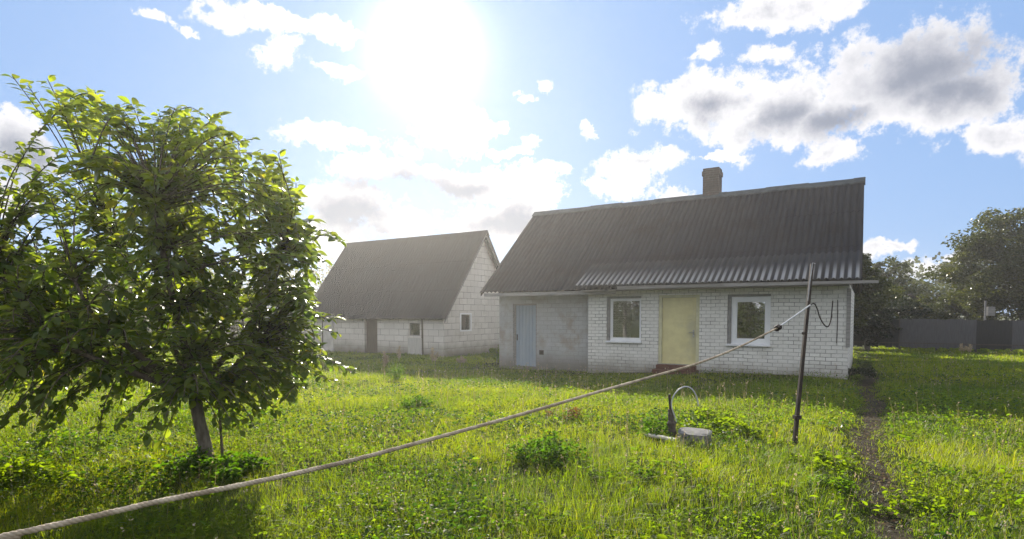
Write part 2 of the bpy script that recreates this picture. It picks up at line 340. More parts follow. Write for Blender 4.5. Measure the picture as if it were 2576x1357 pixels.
# the house frame: origin at the right front corner of the brick wall, U along the wall, W into the house
TH_ = .549; HC = Vector((8.818, 15.098, 0)); U = Vector((math.cos(TH_), -math.sin(TH_), 0)); Wd = Vector((math.sin(TH_), math.cos(TH_), 0))
def loc(a, b, z=0.): return HC + U * a + Wd * b + Vector((0, 0, z))
def to_house(x, y):
    dx, dy = np.asarray(x) - HC.x, np.asarray(y) - HC.y
    return dx * U.x + dy * U.y, dx * Wd.x + dy * Wd.y
PATH_A = -.25                                     # path centre line in house coordinates: runs along the side wall
def path_dist(x, y):
    a, b = to_house(x, y); return np.abs(a - .47 - .07 * np.sin(b * .9) - .04 * np.sin(b * 2.3)), b
def zg(x, y):
    x = np.asarray(x, float); y = np.asarray(y, float)
    z = -.17 * sstep(y, 8, 14) - .20 * sstep(-x, -7, -1) * sstep(y, 12, 18)
    z = z + (vnoise(x, y, 1.3) - .5) * .07 + (vnoise(x + 9, y, 4.) - .5) * .10
    pd, b = path_dist(x, y); z = z - .05 * (1 - sstep(pd, .12, .32)) * (b < 6)
    return z
def gz(x, y): return float(zg(np.array([x]), np.array([y]))[0])
def ground_at(px, py):
    r = ray(px, py); t = CAMH / -r.z
    for _ in range(5): t = (CAMH - gz(r.x * t, r.y * t)) / -r.z
    return Vector((r.x * t, r.y * t, gz(r.x * t, r.y * t)))

# ------------------------------------------------------------------ ground and path
def gridmesh(name, xs, ys, zf, mat):
    X, Y = np.meshgrid(xs, ys); nx, ny = len(xs), len(ys); Z = zf(X.ravel(), Y.ravel())
    V = np.stack([X.ravel(), Y.ravel(), Z], 1); i, j = np.meshgrid(np.arange(nx - 1), np.arange(ny - 1)); k = (j * nx + i).ravel()
    return np_mesh(name, V, np.zeros((0, 3), int), np.stack([k, k + 1, k + 1 + nx, k + nx], 1), mat, smooth=True)
xs = np.concatenate([[-900, -300, -120, -60, -35], np.arange(-22, 27, .16), [40, 70, 130, 300, 900]])
ys = np.concatenate([[-600, -150, -40, -12, -5], np.arange(-1, 33, .16), [40, 60, 120, 300, 1200]])
g = gridmesh('ground', xs, ys, zg, M['ground']); tag(g, kind='structure')
# dirt path: a strip 4 mm above the ground
pb = np.arange(-16, 3, .12); PV = []; 
for b in pb:
    wv = .14 + .04 * math.sin(b * 2.1) + .03 * math.sin(b * 5.3)
    for q in (-1, -.5, 0, .5, 1):
        p = loc(.47 + .07 * math.sin(b * .9) + .04 * math.sin(b * 2.3) + q * wv, b); PV.append((p.x, p.y, gz(p.x, p.y) + .006))
PF = [(i * 5 + k, i * 5 + k + 1, i * 5 + k + 6, i * 5 + k + 5) for i in range(len(pb) - 1) for k in range(4)]
po = MB().add(PV, PF).build('path', M['path'], smooth=True); tag(po, kind='structure')

# ------------------------------------------------------------------ wall with openings
def holed_wall(L0, L1, z0, z1, y, thick, holes, back=None):
    """front face at y with openings and their reveals; body goes back to y+thick"""
    xs = sorted({L0, L1, *[h[0] for h in holes], *[h[1] for h in holes]}); zs = sorted({z0, z1, *[h[2] for h in holes], *[h[3] for h in holes]})
    m = MB()
    inside = lambda x, z: any(h[0] < x < h[1] and h[2] < z < h[3] for h in holes)
    for i in range(len(xs) - 1):
        for j in range(len(zs) - 1):
            if inside((xs[i] + xs[i + 1]) / 2, (zs[j] + zs[j + 1]) / 2): continue
            for yy, fl in ((y, 0), (y + thick, 1)):
                q = [(xs[i], yy, zs[j]), (xs[i + 1], yy, zs[j]), (xs[i + 1], yy, zs[j + 1]), (xs[i], yy, zs[j + 1])]
                m.add(q, [(3, 2, 1, 0) if fl else (0, 1, 2, 3)])
    for (a, b, c, d) in holes:
        q = [(a, y, c), (b, y, c), (b, y, d), (a, y, d), (a, y + thick, c), (b, y + thick, c), (b, y + thick, d), (a, y + thick, d)]
        m.add(q, [(0, 4, 5, 1), (1, 5, 6, 2), (2, 6, 7, 3), (3, 7, 4, 0)])
    q = [(L0, y, z0), (L1, y, z0), (L1, y, z1), (L0, y, z1), (L0, y + thick, z0), (L1, y + thick, z0), (L1, y + thick, z1), (L0, y + thick, z1)]
    m.add(q, [(0, 1, 5, 4), (1, 2, 6, 5), (2, 3, 7, 6), (3, 0, 4, 7)])
    return m
def corr_sheet(m, x0, x1, lo, hi, pitch=.17, amp=.026, th=.012, ragged=0.):
    """corrugated sheet between the low edge lo=(y,z) and the high edge hi=(y,z), waves along x"""
    n = int((x1 - x0) / (pitch / 8)); rng = random.Random(int(x0 * 100 + lo[1] * 999))
    dy, dz = hi[0] - lo[0], hi[1] - lo[1]; L = math.hypot(dy, dz); ny, nz = -dz / L, dy / L
    rows = 4; V = []; jag = 0
    for i in range(n + 1):
        x = x0 + (x1 - x0) * i / n
        if i % 48 == 0: jag = rng.uniform(-1, 1) * ragged
        h = amp * math.cos(2 * math.pi * x / pitch)
        for r in range(rows):
            f = r / (rows - 1); f0 = f - jag * (1 - f) / L
            sag = .0015 * math.sin(x * .9) 
            y, z = lo[0] + dy * f0 + ny * (h + sag), lo[1] + dz * f0 + nz * (h + sag)
            V.append((x, y, z)); V.append((x, y - ny * th, z - nz * th))
    F = []; k = rows * 2
    for i in range(n):
        for r in range(rows - 1):
            a = i * k + r * 2; b = a + k
            F.append((a, b, b + 2, a + 2)); F.append((a + 1, a + 3, b + 3, b + 1))
    m.add(V, F); F = []; E_ = []                     # the cut edges keep their own vertices so the faces shade flat there
    def edge(*idx): q = len(E_); E_.extend(V[j] for j in idx); F.append((q, q + 1, q + 2, q + 3))
    for i in range(n): a = i * k; edge(a, a + 1, a + k + 1, a + k); a += (rows - 1) * 2; edge(a, a + k, a + k + 1, a + 1)
    for i in (0, n):
        for r in range(rows - 1): a = i * k + r * 2; edge(a, a + 2, a + 3, a + 1)
    m.add(E_, F)
def slope_courses(x0, x1, lo, hi, n, **kw):
    m = MB(); lift = .010
    for i in range(n):
        f0, f1 = i / n - (.02 if i else 0), (i + 1) / n
        o = i * .011
        corr_sheet(m, x0, x1, (lo[0] + (hi[0] - lo[0]) * f0, lo[1] + (hi[1] - lo[1]) * f0 + o), (lo[0] + (hi[0] - lo[0]) * f1, lo[1] + (hi[1] - lo[1]) * f1 + o), ragged=.006, **kw)
    return m

# ------------------------------------------------------------------ the brick house
LB = 7.40; OV = .239; LR = 11.72; RW = 3.65; RZ = 5.74; HW = 2.34
house = empty('brick_house', HC, -TH_, 'long white brick house with steep dark corrugated roof, yellow door and red chimney', 'house')
A0 = OV - LR + .32                                 # left end of the walls
h1 = (-6.759, -5.609, .70, 2.14); h2 = (-3.043, -1.893, .70, 2.14); hd = (-5.06, -3.83, .05, 2.15)
holed_wall(-LB, 0, -.6, HW, 0, .25, [h1, h2, hd]).build('front_wall', M['brick'], house)
MB().box(-.25, 0, .252, 7.3, -.6, HW).build('side_wall', M['brick'], house); MB().box(A0 + .002, -.252, 7.05, 7.302, -.6, HW).build('rear_wall', M['brick'], house)
AB = .45
hb = (-9.72, -9.02, -.30, 1.80)
# annex door extents come from the photo
def a_at(px, b=0.):
    t = (px - 1288) / FPX; ox, oy = HC.x + Wd.x * b, HC.y + Wd.y * b; return (t * oy - ox) / (U.x - U.y * t)
hb = (a_at(1293, AB), a_at(1350, AB), -.32, 1.95)
holed_wall(A0, -LB - .003, -.6, HW + .02, AB, .25, [hb]).build('annex_wall', M['annex'], house)
MB().box(A0, A0 + .25, AB + .252, 7.3, -.6, HW).build('end_wall', M['annex'], house)
gp = lambda e: [(e, HW + .002), (7.3 - e, HW + .002), (RW, RZ - .16)]
MB().prism([(.12, HW + .002), (7.2, HW + .002), (RW, RZ - .20)], -.2, -.06, 'x').build('gable_boards', M['darktimber'], house)
MB().prism([(.3, HW + .004), (7.2, HW + .004), (RW, RZ - .20)], A0 + .05, A0 + .2, 'x').build('gable_boards', M['darktimber'], house)
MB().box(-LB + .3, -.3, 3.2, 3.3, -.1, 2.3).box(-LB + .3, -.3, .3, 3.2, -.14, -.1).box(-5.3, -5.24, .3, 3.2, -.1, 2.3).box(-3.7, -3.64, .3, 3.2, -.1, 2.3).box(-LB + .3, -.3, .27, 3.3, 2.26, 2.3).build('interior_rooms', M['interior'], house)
# roof planes
X0, X1 = OV - LR, OV
sl = (RZ - 2.36) / (RW + .38)
slope_courses(X0, X1, (-.38 + .0, 2.36), (RW, RZ), 3).build('roof', M['roof'], house, smooth=True)
slope_courses(X0, X1, (2 * RW + .38, 2.36), (RW, RZ), 3).build('rear_roof', M['roof'], house, smooth=True)
XE = a_at(1449, -.75)
kb = .60; kz = 2.36 + sl * (kb + .38) + .075
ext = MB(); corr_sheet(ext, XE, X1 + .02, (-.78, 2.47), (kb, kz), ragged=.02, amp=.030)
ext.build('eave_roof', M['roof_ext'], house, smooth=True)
rc = MB(); x = X0
while x < X1 - .01:                                  # ridge caps, a little out of line with each other
    x2 = min(x + 1.3, X1 + .03); q = random.uniform(-.02, .02)
    rc.prism([(RW - .22, RZ - .13 + q), (RW - .20, RZ - .08 + q), (RW, RZ + .085 + q), (RW + .20, RZ - .08 + q), (RW + .22, RZ - .13 + q), (RW, RZ + .045 + q)], x, x2, 'x'); x = x2 - .03 if x2 < X1 else x2
rc.build('ridge_cap', mat_noise('galvanised_ridge', (.075, .085, .085), (.05, .055, .058), 5, .8, metal=0., bd=.003), house)
# verge boards on the right and left gable edges
for xx in (X1 - .10, X0 + .03):
    vb = MB().prism([(-.34, 2.22), (-.34, 2.34), (RW, RZ - .03), (2 * RW + .34, 2.34), (2 * RW + .34, 2.22), (RW, RZ - .17)], xx, xx + .03, 'x')
    vb.build('verge_board', M['darktimber'], house)
MB().box(XE + 1.35, -2.9, -.70, -.665, 2.335, 2.425).build('fascia_board', M['greytrim'], house)
fb_ = MB().add([(-3.0, -.74, 2.33), (.62, -.74, 2.33), (.62, -.705, 2.33), (-3.0, -.705, 2.33), (-3.0, -.74, 2.43), (.62, -.74, 2.40), (.62, -.705, 2.40), (-3.0, -.705, 2.43)], [(0,3,2,1),(4,5,6,7),(0,1,5,4),(1,2,6,5),(2,3,7,6),(3,0,4,7)])
fb_.build('fascia_board', M['greytrim'], house)
MB().box(A0 - .1, XE + 1.2, -.40, -.37, 2.20, 2.31).build('gutter_board', M['greytrim'], house)
MB().box(-LB, -.02, -.62, -.002, 2.31, 2.33).build('soffit', M['greytrim'], house)
# chimney
ca = a_at(1784, RW); cz1 = (at(1784, 424, HC.y + U.y * ca + Wd.y * RW)).z
ch = MB().box(ca - .27, ca + .27, RW - .10, RW + .42, RZ - .6, cz1 - .26).box(ca - .30, ca + .30, RW - .13, RW + .45, cz1 - .26, cz1 - .10).box(ca - .27, ca + .27, RW - .10, RW + .42, cz1 - .10, cz1)
ch.build('chimney', M['chimney'], house)
# windows
def window(h, fw, fb2, nm):
    a, b, c, d = h
    r = MB().box(a + .002, a + .10, .03, .16, c + .002, d - .002).box(a + .10, b - .002, .03, .16, d - .07, d - .002); r.build('window_reveal', M['rendergrey'], house)
    a += .10; d -= .07
    f = MB(); y0, y1 = .07, .13
    f.box(a, a + fw, y0, y1, c + .003, d).box(b - fw - .003, b - .003, y0, y1, c + .003, d).box(a + fw, b - fw - .003, y0, y1, d - fw, d).box(a + fw, b - fw - .003, y0, y1, c + .003, c + fb2)
    fo = f.build('window', M['white'], house, bevel=.006)
    s = .025; q = MB().box(a + fw, a + fw + s, y0 + .02, y1 - .01, c + fb2, d - fw).box(b - fw - .003 - s, b - fw - .003, y0 + .02, y1 - .01, c + fb2, d - fw)
    q.box(a + fw + s, b - fw - .003 - s, y0 + .02, y1 - .01, c + fb2, c + fb2 + s).box(a + fw + s, b - fw - .003 - s, y0 + .02, y1 - .01, d - fw - s, d - fw).build('sash', M['white'], fo)
    MB().box(a + fw + .002, b - fw - .005, .105, .111, c + fb2 + .002, d - fw - .002).build('pane', M['glass'], fo)
    MB().add([(a - .12, -.09, c - .035), (b + .02, -.09, c - .035), (b + .02, .08, c + .0), (a - .12, .08, c + .0), (a - .12, -.09, c - .01), (b + .02, -.09, c - .01), (b + .02, .08, c + .03), (a - .12, .08, c + .03)], [(0,3,2,1),(4,5,6,7),(0,1,5,4),(1,2,6,5),(2,3,7,6),(3,0,4,7)]).build('sill', M['white'], fo)
window(h1, .055, .10, 'w'); window(h2, .13, .15, 'w')
# yellow door
a, b, c, d = hd
MB().box(a + .002, a + .10, .02, .12, c + .003, d - .002).box(b - .10, b - .002, .02, .12, c + .003, d - .002).box(a + .10, b - .10, .02, .12, d - .075, d - .002).build('door_frame', M['yellow_trim'], house, bevel=.004)
dr = MB().box(a + .104, b - .104, .07, .11, c + .01, d - .079)
xa, xb = a + .104, b - .104
for z in (.62, .70, .98, 1.30): dr.box(xa + .12, xb - .12, .062, .0702, z, z + .012)
dr.box(xa + .10, xb - .10, .060, .0704, .16, .50).box(xa + .10, xb - .10, .060, .0704, 1.42, 1.98)
door = dr.build('door', M['yellow'], house, bevel=.003)
MB().box(xb - .10, xb - .055, .050, .0605, .88, 1.10).tube([(xb - .078, .05, 1.02), (xb - .078, .0, 1.02), (xb - .20, -.005, 1.02)], .010, 8).build('handle', M['bright_metal'], door, smooth=False)
MB().box(a - .03, b + .0, -.50, -.003, -.60, -.085).box(a + .02, b - .06, -.28, -.0035, -.085, .042).build('doorstep', M['step'], house, bevel=.01)
for z in (.25, 1.75): MB().tube([(xa - .004, .056, z), (xa - .004, .056, z + .10)], .010, 6).build('hinge', M['bright_metal'], door)
# annex door
a, b, c, d = hb
MB().box(a + .003, a + .06, AB + .03, AB + .1, c, d - .003).box(b - .05, b - .003, AB + .03, AB + .1, c, d - .003).box(a + .06, b - .05, AB + .03, AB + .1, d - .06, d - .003).build('door_frame', M['greytrim'], house)
bd = MB(); x = a + .063; n_ = 6; wd_ = (b - .053 - x) / n_
for i in range(n_): bd.box(x + i * wd_ + .004, x + (i + 1) * wd_ - .004, AB + .05 + .002 * (i % 2), AB + .075, c + .02, d - .063)
bdo = bd.build('door', M['bluedoor'], house); bdo['label'] = 'faded blue board door'
MB().box(a + .1, a + .13, AB + .025, AB + .05, .62, .84).build('handle', M['metal'], bdo)
MB().box(a - .035, a - .0, AB - .02, AB - .002, c, d).build('door_trim', M['greytrim'], house)
MB().box(a_at(1357, AB), a_at(1368, AB), AB - .012, AB - .002, .14, .30).build('vent_hole', M['darktimber'], house)
# old drainpipe stub at the joint between render and brick, and the crack board at the right corner
MB().tube([loc_ for loc_ in [(-LB - .05, AB - .06, 1.55), (-LB - .05, AB - .06, 1.25), (-LB - .02, AB - .08, .95)]], .035, 8).build('dark_upright', M['metal'], house)
MB().tube([(-.27, -.012, 1.95), (-.262, -.012, 1.4), (-.27, -.012, .8)], .010, 6).build('corner_crack', M['metal'], house)  # slim dark tube stands in for the crack beside the corner quoin
MB().box(-.06, .035, -.03, .05, .70, HW - .1).build('corner_board', M['greytrim'], house)

# ------------------------------------------------------------------ the block barn
bc = at(1116, 785, 26.0); bc.z = 0; GB = -.32
barn = empty('block_barn', (bc.x, bc.y, 0), -TH_, 'pale block barn with steep dark roof standing beside the brick house', 'barn')
BL_, BW, BE, BR = 9.0, 6.1, 1.66, 5.56
def ab_at(px, b=0.):
    t = (px - 1288) / FPX; ox, oy = bc.x + Wd.x * b, bc.y + Wd.y * b; return (t * oy - ox) / (U.x - U.y * t)
def bz(px, py): a = ab_at(px); return at(px, py, bc.y + U.y * a).z
bdz = (ab_at(917), ab_at(949), -.7, 1.60); bwz = (ab_at(1029), ab_at(1056), bz(1040, 845), bz(1040, 813))
holed_wall(-BL_, 0, -.8, BE, 0, .3, [bdz, bwz]).build('front_wall', M['block'], barn)
# gable wall facing right, with its little window
# along the gable the pixel x gives the depth b
def bb_at(px):
    t = (px - 1288) / FPX; return (t * bc.y - bc.x) / (Wd.x - Wd.y * t)
gw = (bb_at(1158), bb_at(1185)); dmid = bc.y + Wd.y * sum(gw) / 2; gwz = (at(1171, 834, dmid).z, at(1171, 788, dmid).z)
gwall = MB()
hw = holed_wall(.302, BW, -.8, BE, 0, .3, [(gw[0], gw[1], gwz[0], gwz[1])])
gwall.add([(-y, x, z) for x, y, z in hw.v], [tuple(q) for q in hw.f])
gwall.prism([(.0, BE + .002), (BW, BE + .002), (BW / 2, BR - .10)], -.30, .0, 'x')
gwall.build('gable_wall', M['block'], barn)
MB().box(-BL_, -BL_ + .3, .302, BW, -.8, BE).box(-BL_ + .302, -.302, BW - .3, BW, -.8, BE).prism([(.0, BE + .002), (BW, BE + .002), (BW / 2, BR - .10)], -BL_, -BL_ + .3, 'x').build('rear_wall', M['block'], barn)
e = .28; es = (BR - BE) / (BW / 2)
slope_courses(-BL_ - .45, .32, (-e, BE - es * e + .05), (BW / 2, BR + .05), 3, amp=.007).build('roof', M['roof_barn'], barn, smooth=True)
slope_courses(-BL_ - .45, .32, (BW + e, BE - es * e + .05), (BW / 2, BR + .05), 3, amp=.007).build('rear_roof', M['roof_barn'], barn, smooth=True)
MB().prism([(BW / 2 - .2, BR - .14), (BW / 2, BR + .13), (BW / 2 + .2, BR - .14), (BW / 2, BR + .09)], -BL_ - .47, .34, 'x').build('ridge_cap', M['roof_barn'], barn)
MB().prism([(-e + .02, BE - es * e - .12), (-e + .02, BE - es * e), (BW / 2, BR - .02), (BW + e - .02, BE - es * e), (BW + e - .02, BE - es * e - .12), (BW / 2, BR - .16)], .24, .27, 'x').build('verge_board', M['greytrim'], barn)
a, b, c, d = bdz; MB().box(a + .02, b - .02, .12, .16, c, d - .02).build('door', M['darktimber'], barn)
a, b, c, d = bwz; wf = MB().box(a, a + .04, .05, .1, c, d).box(b - .04, b, .05, .1, c, d).box(a + .04, b - .04, .05, .1, c, c + .04).box(a + .04, b - .04, .05, .1, d - .04, d).build('window', M['greytrim'], barn)
MB().box(a + .042, b - .042, .07, .075, c + .042, d - .042).build('pane', M['glass'], wf)
MB().box(a - .05, b + .15, -.03, -.003, -.8, c - .1).build('door', mat_noise('whitewashed_boards', (.50, .49, .46), (.40, .39, .37), 4, .8, (6, 1, .5)), barn)
for q_ in (1061, 811): MB().box(ab_at(q_), ab_at(q_ + 4), -.03, -.002, -.7, BE - .1).build('dark_upright', M['darktimber'], barn)  # dark strips stand in for a gap and a dark line in the wall
MB().box(ab_at(815), ab_at(840), -.06, -.002, -.8, BE - .05).build('pilaster', mat_noise('limewash', (.55, .53, .50), (.44, .42, .40), 3), barn)
y0, y1 = gw; c, d = gwz
gwf = MB().box(-.06, .02, y0 - .03, y0 + .06, c, d).box(-.06, .02, y1 - .06, y1 + .03, c, d).box(-.06, .02, y0 + .06, y1 - .06, c, c + .07).box(-.06, .02, y0 + .06, y1 - .06, d - .07, d).build('window', M['white'], barn)
MB().box(-.04, -.035, y0 + .062, y1 - .062, c + .072, d - .072).build('pane', M['glass'], gwf)
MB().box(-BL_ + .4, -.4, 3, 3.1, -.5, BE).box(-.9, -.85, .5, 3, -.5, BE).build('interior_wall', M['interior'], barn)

# ------------------------------------------------------------------ rope, pole, pump, stump
rp = []
RI = [(-420, 1428), (-150, 1384), (0, 1352), (200, 1308), (400, 1262), (600, 1222), (750, 1190), (900, 1155), (1050, 1115), (1200, 1074), (1350, 1032), (1500, 988), (1640, 948), (1760, 913), (1860, 873), (1957, 825), (2038, 768)]
for px, py in RI: rp.append(at(px, py, 1 / (.70 - .548 * px / 2035)))
rp[0] = rp[1] + (rp[0] - rp[1]).normalized() * 1.6
def resample(pts, n):
    out = []
    for i in range(len(pts) - 1):
        p0, p1, p2_, p3 = pts[max(i - 1, 0)], pts[i], pts[i + 1], pts[min(i + 2, len(pts) - 1)]
        for k in range(n):
            t = k / n; out.append(.5 * ((2 * p1) + (p2_ - p0) * t + (2 * p0 - 5 * p1 + 4 * p2_ - p3) * t * t + (3 * p1 - p0 - 3 * p2_ + p3) * t ** 3))
    return out + [pts[-1]]
rope_root = empty('rope', rp[0], 0, 'thick frayed tan rope sagging across the lawn up to the leaning pole', 'rope')
rel = lambda pts, o: [Vector(p) - Vector(o) for p in pts]
def twisted(pts, rad, n_str, pitch, seg):
    pts = [Vector(p) for p in pts]; acc = [0.]
    for i in range(1, len(pts)): acc.append(acc[-1] + (pts[i] - pts[i - 1]).length)
    out = []; N = int(acc[-1] / (pitch / seg)); rng_ = random.Random(2); k = 0
    strands = [[] for _ in range(n_str)]
    for i in range(N + 1):
        d_ = acc[-1] * i / N
        while k < len(acc) - 2 and acc[k + 1] < d_: k += 1
        f = (d_ - acc[k]) / (acc[k + 1] - acc[k]); p = pts[k].lerp(pts[k + 1], f); t_ = (pts[k + 1] - pts[k]).normalized()
        a_ = t_.cross(Vector((0, 0, 1))).normalized(); b_ = t_.cross(a_)
        for q in range(n_str):
            th = 2 * math.pi * (d_ / pitch + q / n_str); strands[q].append(p + (a_ * math.cos(th) + b_ * math.sin(th)) * rad * (1 + .08 * rng_.uniform(-1, 1)))
    return strands
for st3 in twisted(rel(resample(rp[:16], 8), rp[0]), .0038, 3, .042, 8): MB().tube(st3, .0054, 6).build('strand', M['rope'], rope_root, smooth=True)
thin_ = resample(rp[15:], 6); MB().tube(rel(thin_, rp[0]), .0075, 8).build('thin_end', M['hose'], rope_root, smooth=True)
kn = MB(); kc = rp[15] - rp[0]; kd = (rp[16] - rp[14]).normalized(); ks = kd.orthogonal().normalized(); kt = kd.cross(ks)
for j in range(3): kn.tube([kc + kd * (-.035 + j * .03 + .01 * math.sin(a_ * 2)) + (ks * math.cos(a_) + kt * math.sin(a_)) * .021 for a_ in [i * .55 for i in range(13)]], .010, 6)
kn.tube([kc + ks * .02, kc + ks * .05 - kd * .03, kc + ks * .035 - kd * .075], .008, 6)
kn.build('knot', M['metal'], rope_root, smooth=True)
# leaning pole: a steel angle with a short wire along it
pb_ = ground_at(1997, 1128); PD = pb_.y; pt = at(2043, 664, PD)
pole = empty('leaning_pole', pb_, 0, 'thin dark rusty steel pole leaning over the grass, holding the rope', 'pole')
dv = pt - pb_; pm = MB(); nn = 10
V = []; 
for i in range(nn + 1):
    c_ = dv * (i / nn) - Vector((0, 0, .25 if i == 0 else 0)); s_ = .021 - .006 * i / nn
    V += [c_ + Vector((-s_, -s_, 0)), c_ + Vector((s_, -s_, 0)), c_ + Vector((s_, -s_ * .5, 0)), c_ + Vector((-s_ * .4, -s_ * .5, 0)), c_ + Vector((-s_ * .4, s_, 0)), c_ + Vector((-s_, s_, 0))]
F = [(i * 6 + k, i * 6 + (k + 1) % 6, (i + 1) * 6 + (k + 1) % 6, (i + 1) * 6 + k) for i in range(nn) for k in range(6)] + [(5, 4, 3, 2, 1, 0), tuple(nn * 6 + k for k in range(6))]
pm.add(V, F).build('post', M['metal'], pole)
MB().tube([dv * .80 + Vector((-.022, -.03, 0)), dv * .9 + Vector((-.02, -.03, 0)), dv * 1.0 + Vector((-.005, -.02, .01)), dv + Vector((.025, -.02, .0))], .005, 6).build('wire', M['bright_metal'], pole)
MB().box(dv.x * .18 - .04, dv.x * .18 + .035, -.036, .03, dv.z * .16, dv.z * .16 + .045).build('bracket', M['metal'], pole); MB().box(dv.x * .6 - .05, dv.x * .6 + .0, -.036, -.028, dv.z * .62, dv.z * .62 + .03).build('bracket', M['metal'], pole)
wl = [at(x, y, PD - .06) for x, y in ((2038, 768), (2048, 764), (2056, 778), (2062, 798), (2073, 817), (2083, 822), (2090, 806), (2093, 780), (2095, 757))]
lw = MB().tube(resample(wl, 5), .0075, 6).build('loose_wire', M['metal'], None, smooth=True)
tag(lw, 'short dark wire dangling in a loop from the leaning pole', 'wire')
# pump: old wooden post with a pipe and a hose arching out of it
pp = ground_at(1690, 1108); PY = pp.y
pump = empty('water_pipe', pp, 0, 'dark rotten standpipe in the grass with a pale hose arching from its top', 'water pipe')
rr = []; pts = []
for i in range(13):
    f = i / 12; P_ = at(1693 - 6 * f, 1112 - 82 * f, PY); pts.append(P_ - pp); rr.append(.058 * (1 - .42 * f) * (1 + .12 * math.sin(i * 2.1)))
rr[7] *= 1.25; rr[6] *= 1.1
MB().tube(pts, rr, 9).build('post', M['darktimber'], pump)
MB().tube([at(1687, 1040, PY) - pp, at(1684, 992, PY) - pp], .016, 8).build('pipe', M['metal'], pump)
hz = [at(x, y, PY - .03) - pp for x, y in ((1702, 1062), (1696, 1044), (1690, 1026), (1690, 1010), (1696, 994), (1708, 980), (1724, 973), (1738, 977), (1748, 989), (1754, 1004), (1757, 1022))]
MB().tube(resample(hz, 5), .008, 8).build('hose', M['hose'], pump, smooth=True)
sp_ = ground_at(1748, 1120); st = MB(); 
st.tube([(0, 0, -.15), (0, 0, .02), (0, 0, .13), (0, 0, .165), (0, 0, .17)], [.20, .205, .20, .195, .17], 22)
st.v = [(x_ * (1 + .05 * math.sin(7 * x_ / .2 + 3 * y_ / .2)), y_ * (1 + .05 * math.sin(9 * y_ / .2)), z_ + (.012 * math.sin(17 * x_ + 11 * y_) if z_ > .1 else 0)) for x_, y_, z_ in st.v]
so_ = st.build('concrete_stump', M['concrete'], None, smooth=False); so_.location = sp_; so_.rotation_euler = (R(2), R(-3), .4)
tag(so_, 'round grey concrete block half sunk in the grass beside the standpipe', 'concrete block')
b1 = ground_at(1625, 1108); b2 = ground_at(1700, 1122); bv = b2 - b1
bo = MB().box(0, bv.length, -.045, .045, .03, .055).build('board', M['board'], None, bevel=.004); bo.location = b1 + Vector((0, 0, .03)); bo.rotation_euler = (0, R(1), math.atan2(bv.y, bv.x))
tag(bo, 'bleached wooden board lying in the grass left of the concrete block', 'board')

